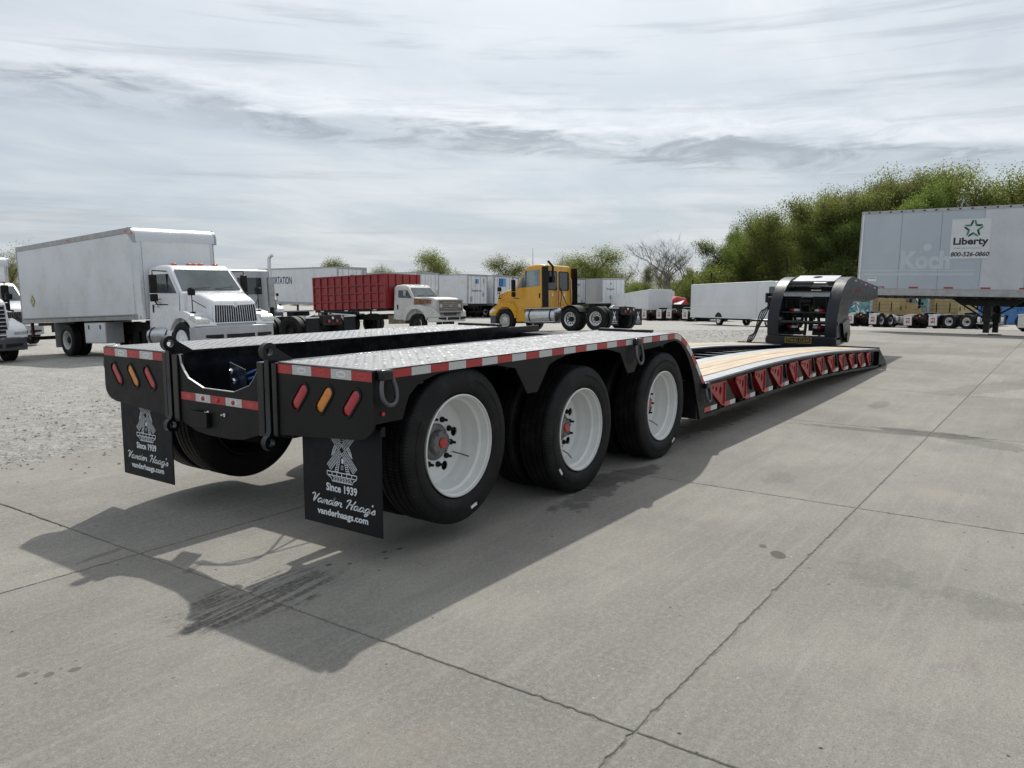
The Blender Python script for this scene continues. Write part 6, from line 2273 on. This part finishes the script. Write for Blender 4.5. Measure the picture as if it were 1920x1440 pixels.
MB().loft([rring(0, .9, .9, 1.9, .25), rring(.6, 1.0, .9, 2.3, .35), rring(1.5, .9, .9, 2.1, .3), rring(1.9, .5, .9, 1.6, .2)]).build('red_shell', REDH, t)
MB().loft([[(.2, -1.2, 1.5), (.2, -1.2, 1.6), (1.2, -1.3, 1.9), (1.2, -1.3, 1.8)], [(-.1, -2.3, 1.4), (-.1, -2.3, 1.46), (.5, -2.4, 1.5), (.5, -2.4, 1.44)]]).build('white_shell', WHITE, t)
MB().box(-.5, 2.2, -1.0, 1.0, 0, .9).build('stand', CHASSIS, t)
seat(t, 70.5, 28.9, R(-50))
t = thing('exhaust_pipe', 'thin upright pipe with black cap above the step van roof', 'pipe')
MB().tube([(0, 0, 0), (0, 0, 3.9)], .05, 8).build('pipe', CHASSIS, t)
MB().tube([(0, 0, 3.85), (.05, 0, 4.2)], .09, 8).build('pipe_cap', BLACKM, t)
seat(t, 64.3, 22.2, 0)
t = thing('mast', 'slender radio mast above the yellow tractor roof', 'mast')
MB().tube([(0, 0, 0), (0, 0, 9.6)], .09, 6, r2=.03).build('pole', CHASSIS, t)
seat(t, 115, 75, 0)


# ------------------------------------------------------------------ trees
def grow(seed, h, spread, leaves, leaf, lmat, bark=BRK, levels=4, up=.35, first=.12, droop=0.0, top_sparse=0.0, clump=.55, trunkr=.022, blen=.42):
    """one tree: tapering trunk and limbs as tubes, crown as many small leaf faces round the twigs"""
    g = random.Random(seed)
    wd = MB()
    tips = []

    def branch(p, d, L, r, lv):
        n = 4 if lv < 2 else 3
        pts = [p.copy()]
        q = p.copy()
        dd = d.copy()
        for i in range(n):
            dd = (dd + Vector((g.gauss(0, .16), g.gauss(0, .16), g.gauss(0, .10) + up * .10 - droop * .08 * lv))).normalized()
            q = q + dd * (L / n)
            pts.append(q.copy())
        wd.tube(pts, r, 6 if lv == 0 else (4 if lv < 3 else 3), r2=r * .45)
        if lv >= levels - 1:
            for k in range(1, n + 1):
                tips.append((pts[k], 1.0))
            return
        if lv >= 1:
            tips.append((pts[-1], .7))
        kids = (7 if lv == 0 else (4 if lv == 1 else 4))
        for k in range(kids):
            t = first + (1 - first) * (k + g.uniform(.1, .9)) / kids if lv == 0 else g.uniform(.25, 1.0)
            i = min(n - 1, int(t * n))
            a = pts[i].lerp(pts[i + 1], t * n - i)
            az_ = g.uniform(0, 2 * PI) if lv else (k * 2.4 + g.uniform(-.4, .4))
            tilt_ = g.uniform(.35, .85) * spread
            side = Vector((math.cos(az_), math.sin(az_), 0))
            nd = (dd * math.cos(tilt_) + side * math.sin(tilt_) + Vector((0, 0, up * .5))).normalized()
            l2 = L * blen * g.uniform(.8, 1.35) * (1.25 - .45 * t if lv == 0 else 1.15)
            branch(a, nd, l2, r * (.55 if lv == 0 else .58), lv + 1)
    branch(Vector((0, 0, -.2)), Vector((0, 0, 1)), h * .74, h * trunkr, 0)
    T = np.array([list(p) for p, w_ in tips])
    nr = np.random.default_rng(seed)
    cm = None
    if leaves:
        idx = nr.integers(0, len(T), leaves)
        off = nr.normal(0, clump, (leaves, 3))
        ln = np.linalg.norm(off, axis=1)[:, None]
        off = np.where(ln > 2.1 * clump, off / ln * 2.1 * clump * nr.random((leaves, 1)), off)
        C = T[idx] + off * np.array([1, 1, .8])
        zrel = C[:, 2] / max(1e-3, C[:, 2].max())
        keep = nr.random(leaves) > top_sparse * np.clip((zrel - .55) / .45, 0, 1)
        keep &= C[:, 2] > .3
        C = C[keep]
        n = len(C)
        a = nr.normal(size=(n, 3))
        a /= np.linalg.norm(a, axis=1)[:, None]
        b = np.cross(a, nr.normal(size=(n, 3)))
        b /= np.linalg.norm(b, axis=1)[:, None]
        s = leaf * nr.uniform(.5, 1.3, n)[:, None]
        P = np.stack([C - a * s, C + b * s * .55, C + a * s, C - b * s * .55], 1).reshape(-1, 3)
        cm = bpy.data.meshes.new('crown')
        cm.vertices.add(n * 4)
        cm.vertices.foreach_set('co', P.ravel())
        cm.loops.add(n * 4)
        cm.loops.foreach_set('vertex_index', np.arange(n * 4))
        cm.polygons.add(n)
        cm.polygons.foreach_set('loop_start', np.arange(n) * 4)
        cm.polygons.foreach_set('loop_total', np.full(n, 4))
        cm.materials.append(lmat)
        cm.update()
    zt = max(max(v[2] for v in wd.v), float(P[:, 2].max()) if leaves else 0) * (1.0 if not leaves else .985)
    kk = 1.0 / zt
    wd.v = [(v[0] * kk, v[1] * kk, v[2] * kk) for v in wd.v]
    if cm is not None:
        cm.vertices.foreach_set('co', (P * kk).ravel())
        cm.update()
    tm = wd.mesh('trunk', bark, 60)
    return tm, cm


PROTO = {
    'a': grow(3, 16, 1.05, 44000, .110, LEAF1, top_sparse=.45, clump=.95, trunkr=.018),
    'b': grow(8, 16, .95, 44000, .110, LEAF2, top_sparse=.45, clump=.80, trunkr=.016),
    'c': grow(15, 16, .9, 30000, .092, LEAF3, top_sparse=.55, clump=.70, up=.55, trunkr=.014, levels=5),
    'd': grow(21, 8, 1.25, 26000, .075, LEAF1, clump=.85, first=.02, trunkr=.018, droop=.5),
    'e': grow(27, 8, 1.15, 15000, .072, LEAF3, clump=.75, top_sparse=.5, first=.02, trunkr=.016, droop=.5),
    'f': grow(31, 10, 1.0, 500, .06, LEAF3, bark=BRKL, levels=6, clump=.3, trunkr=.016, blen=.52, first=.15),
    'g': grow(44, 10, .85, 14000, .085, LEAF2, clump=.50, up=.7, trunkr=.012),
    's': grow(52, 4, 1.3, 4200, .10, LEAF1, clump=.6, first=.02),
}
TL = [
    # proto, x, y, height, label
    ('e', 99.3, 114.1, 7.6, 'small round tree peeping over the roof of the lettered trailer'),
    ('d', 88.9, 94.1, 8.0, 'compact dark round tree rising above the van trailer corner'),
    ('e', 113.7, 111.3, 7.8, 'low loose tree above the red grain box, left of the big round one'),
    ('e', 125.1, 112.6, 7.6, 'small thin tree in the gap beside the broad round tree'),
    ('d', 82.8, 68.0, 8.6, 'broad round tree standing above the middle van trailers'),
    ('d', 83.6, 57.9, 7.7, 'loose two crowned tree just left of the yellow tractor'),
    ('e', 93.5, 52.9, 8.2, 'bushy tree right behind the yellow cab'),
    ('d', 90.3, 48.6, 8.8, 'wide green tree right of the yellow cab, tallest of the middle group'),
    ('e', 105.6, 53.1, 7.7, 'pale sparse tree between the green tree and the bare one'),
    ('f', 91.4, 37.6, 10.2, 'bare grey tree with hardly a leaf, left of the step van'),
    ('d', 112.0, 58.5, 6.6, 'low rounded tree between the yellow cab and the bare tree'),
    ('c', 116.0, 53.5, 6.8, 'brownish tree directly left of the bare tree'),
    ('e', 114.0, 49.0, 6.4, 'loose low tree behind the bare tree branches'),
    ('c', 118.0, 46.5, 6.6, 'brownish tree just right of the bare tree'),
    ('d', 119.0, 42.5, 6.2, 'rounded low tree in the dip before the wood'),
    ('c', 113.4, 41.8, 5.8, 'low brownish tree where the wood begins, above the step van'),
    ('g', 106.7, 34.6, 9.3, 'airy tree with spiky top at the low end of the wood'),
    ('g', 103.5, 31.2, 11.2, 'taller airy tree with glittering open leaves at the edge of the wood'),
    ('b', 105.8, 28.0, 13.2, 'full green tree stepping up the left side of the wood'),
    ('a', 103.2, 23.3, 15.3, 'dense olive tree in the left half of the wood'),
    ('a', 98.5, 18.9, 15.0, 'broad olive tree directly behind the gooseneck'),
    ('b', 102.5, 15.8, 16.4, 'green tree just left of the big trailer corner'),
    ('c', 101.0, 20.5, 15.6, 'brownish budding tree among the olive ones'),
    ('c', 105.5, 12.0, 18.0, 'tallest thin topped tree above the big trailer roof'),
    ('a', 104.2, 8.2, 16.8, 'olive tree above the star sign of the big trailer'),
    ('b', 109.9, 5.4, 16.9, 'green tree behind the right end of the big trailer'),
    ('c', 108.1, 2.0, 15.6, 'budding tree at the right edge of the view'),
    ('a', 110.0, -2.5, 15.5, 'olive tree past the right edge of the big trailer'),
    ('b', 117.0, 34.0, 9.0, 'green tree deeper in the low end of the wood'),
    ('a', 112.0, 26.5, 13.0, 'olive tree deeper in the wood'),
    ('c', 110.0, 16.5, 17.2, 'budding tree in the second row of the wood'),
    ('b', 110.0, 11.0, 16.6, 'green tree in the second row of the wood'),
    ('a', 100.0, 33.0, 10.0, 'low olive tree filling the foot of the wood above the step van'),
    ('b', 99.0, 29.5, 11.0, 'green tree filling the left flank of the wood'),
    ('a', 98.0, 26.0, 12.8, 'olive tree in the front row left of the gooseneck'),
    ('b', 97.5, 22.5, 13.6, 'green tree in the front row above the gooseneck'),
    ('e', 29.0, 73.8, 6.6, 'leafy tree at the far left edge above the parked truck'),
    ('e', 33.8, 84.2, 5.4, 'small tree behind the left box truck'),
]
rt_ = random.Random(12)
for (k, x, y, sc, lab) in TL:
    tm, cm = PROTO[k]
    t = thing('tree', lab, 'tree', group='trees behind the yard')
    mobj('trunk', tm, t)
    if cm is not None:
        o = mobj('crown', cm, t)
    t.location = (x, y, H(x, y) - .1)
    t.rotation_euler = (0, 0, rt_.uniform(0, 6.28))
    wx = 1.12 if k in 'de' else (1.4 if k == 'f' else 1.0)
    t.scale = (sc * wx * rt_.uniform(.95, 1.1), sc * wx * rt_.uniform(.95, 1.1), sc)

env = [(-8, 14.5), (2, 15.2), (8, 16.6), (13, 17.2), (18, 16.0), (24, 15.4), (28, 13.6), (31, 11.6), (35, 9.8), (40, 6.4), (44, 5.6)]
for i in range(16):
    y = -7 + 3.15 * i
    x = 113 + rt_.uniform(-2, 5)
    hh_ = float(np.interp(y * 100 / 113, [e[0] for e in env], [e[1] for e in env])) * 1.10 * rt_.uniform(.93, 1.03)
    k = 'abca'[i % 4]
    tm, cm = PROTO[k]
    t = thing('tree', 'one of the crowns that merge in the depth of the wood', 'tree', group='merged crowns deep in the wood')
    mobj('trunk', tm, t)
    mobj('crown', cm, t)
    t.location = (x, y, H(x, y) - .1)
    t.rotation_euler = (0, 0, rt_.uniform(0, 6.28))
    t.scale = (hh_ * 1.1, hh_ * 1.1, hh_)

# brush that fills the foot of the wood and the far field edge, one mass
bk = MB()
bt, bc = PROTO['s']
nv = len(bc.vertices)
co = np.empty(nv * 3)
bc.vertices.foreach_get('co', co)
co = co.reshape(-1, 3) * 3.6
allv = []
for i in range(150):
    if i < 70:
        t_ = rt_.random()
        x, y, s_ = 94 + rt_.uniform(-1, 7), -6 + 44 * t_, rt_.uniform(1.0, 2.0)
    elif i < 115:
        t_ = rt_.random()
        x, y, s_ = 100 + rt_.uniform(0, 12), 36 + 34 * t_, rt_.uniform(.8, 1.3)
    else:
        t_ = rt_.random()
        x, y, s_ = 105 - 60 * t_, 75 + 45 * t_ + rt_.uniform(0, 8), rt_.uniform(.6, .9)
    a = rt_.uniform(0, 6.28)
    c_, n_ = math.cos(a), math.sin(a)
    q = co.copy()
    q = np.stack([q[:, 0] * c_ - q[:, 1] * n_, q[:, 0] * n_ + q[:, 1] * c_, q[:, 2]], 1) * s_
    q += np.array([x, y, H(x, y) - .3])
    allv.append(q)
V_ = np.concatenate(allv)
me = bpy.data.meshes.new('underbrush')
me.vertices.add(len(V_))
me.vertices.foreach_set('co', V_.ravel())
nf = len(V_) // 4
me.loops.add(nf * 4)
me.loops.foreach_set('vertex_index', np.arange(nf * 4))
me.polygons.add(nf)
me.polygons.foreach_set('loop_start', np.arange(nf) * 4)
me.polygons.foreach_set('loop_total', np.full(nf, 4))
me.materials.append(LEAF1)
me.update()
o = bpy.data.objects.new('underbrush', me)
col.objects.link(o)
o['kind'] = 'stuff'
o['label'] = 'low green brush along the foot of the wood and the far field'
o['category'] = 'undergrowth'
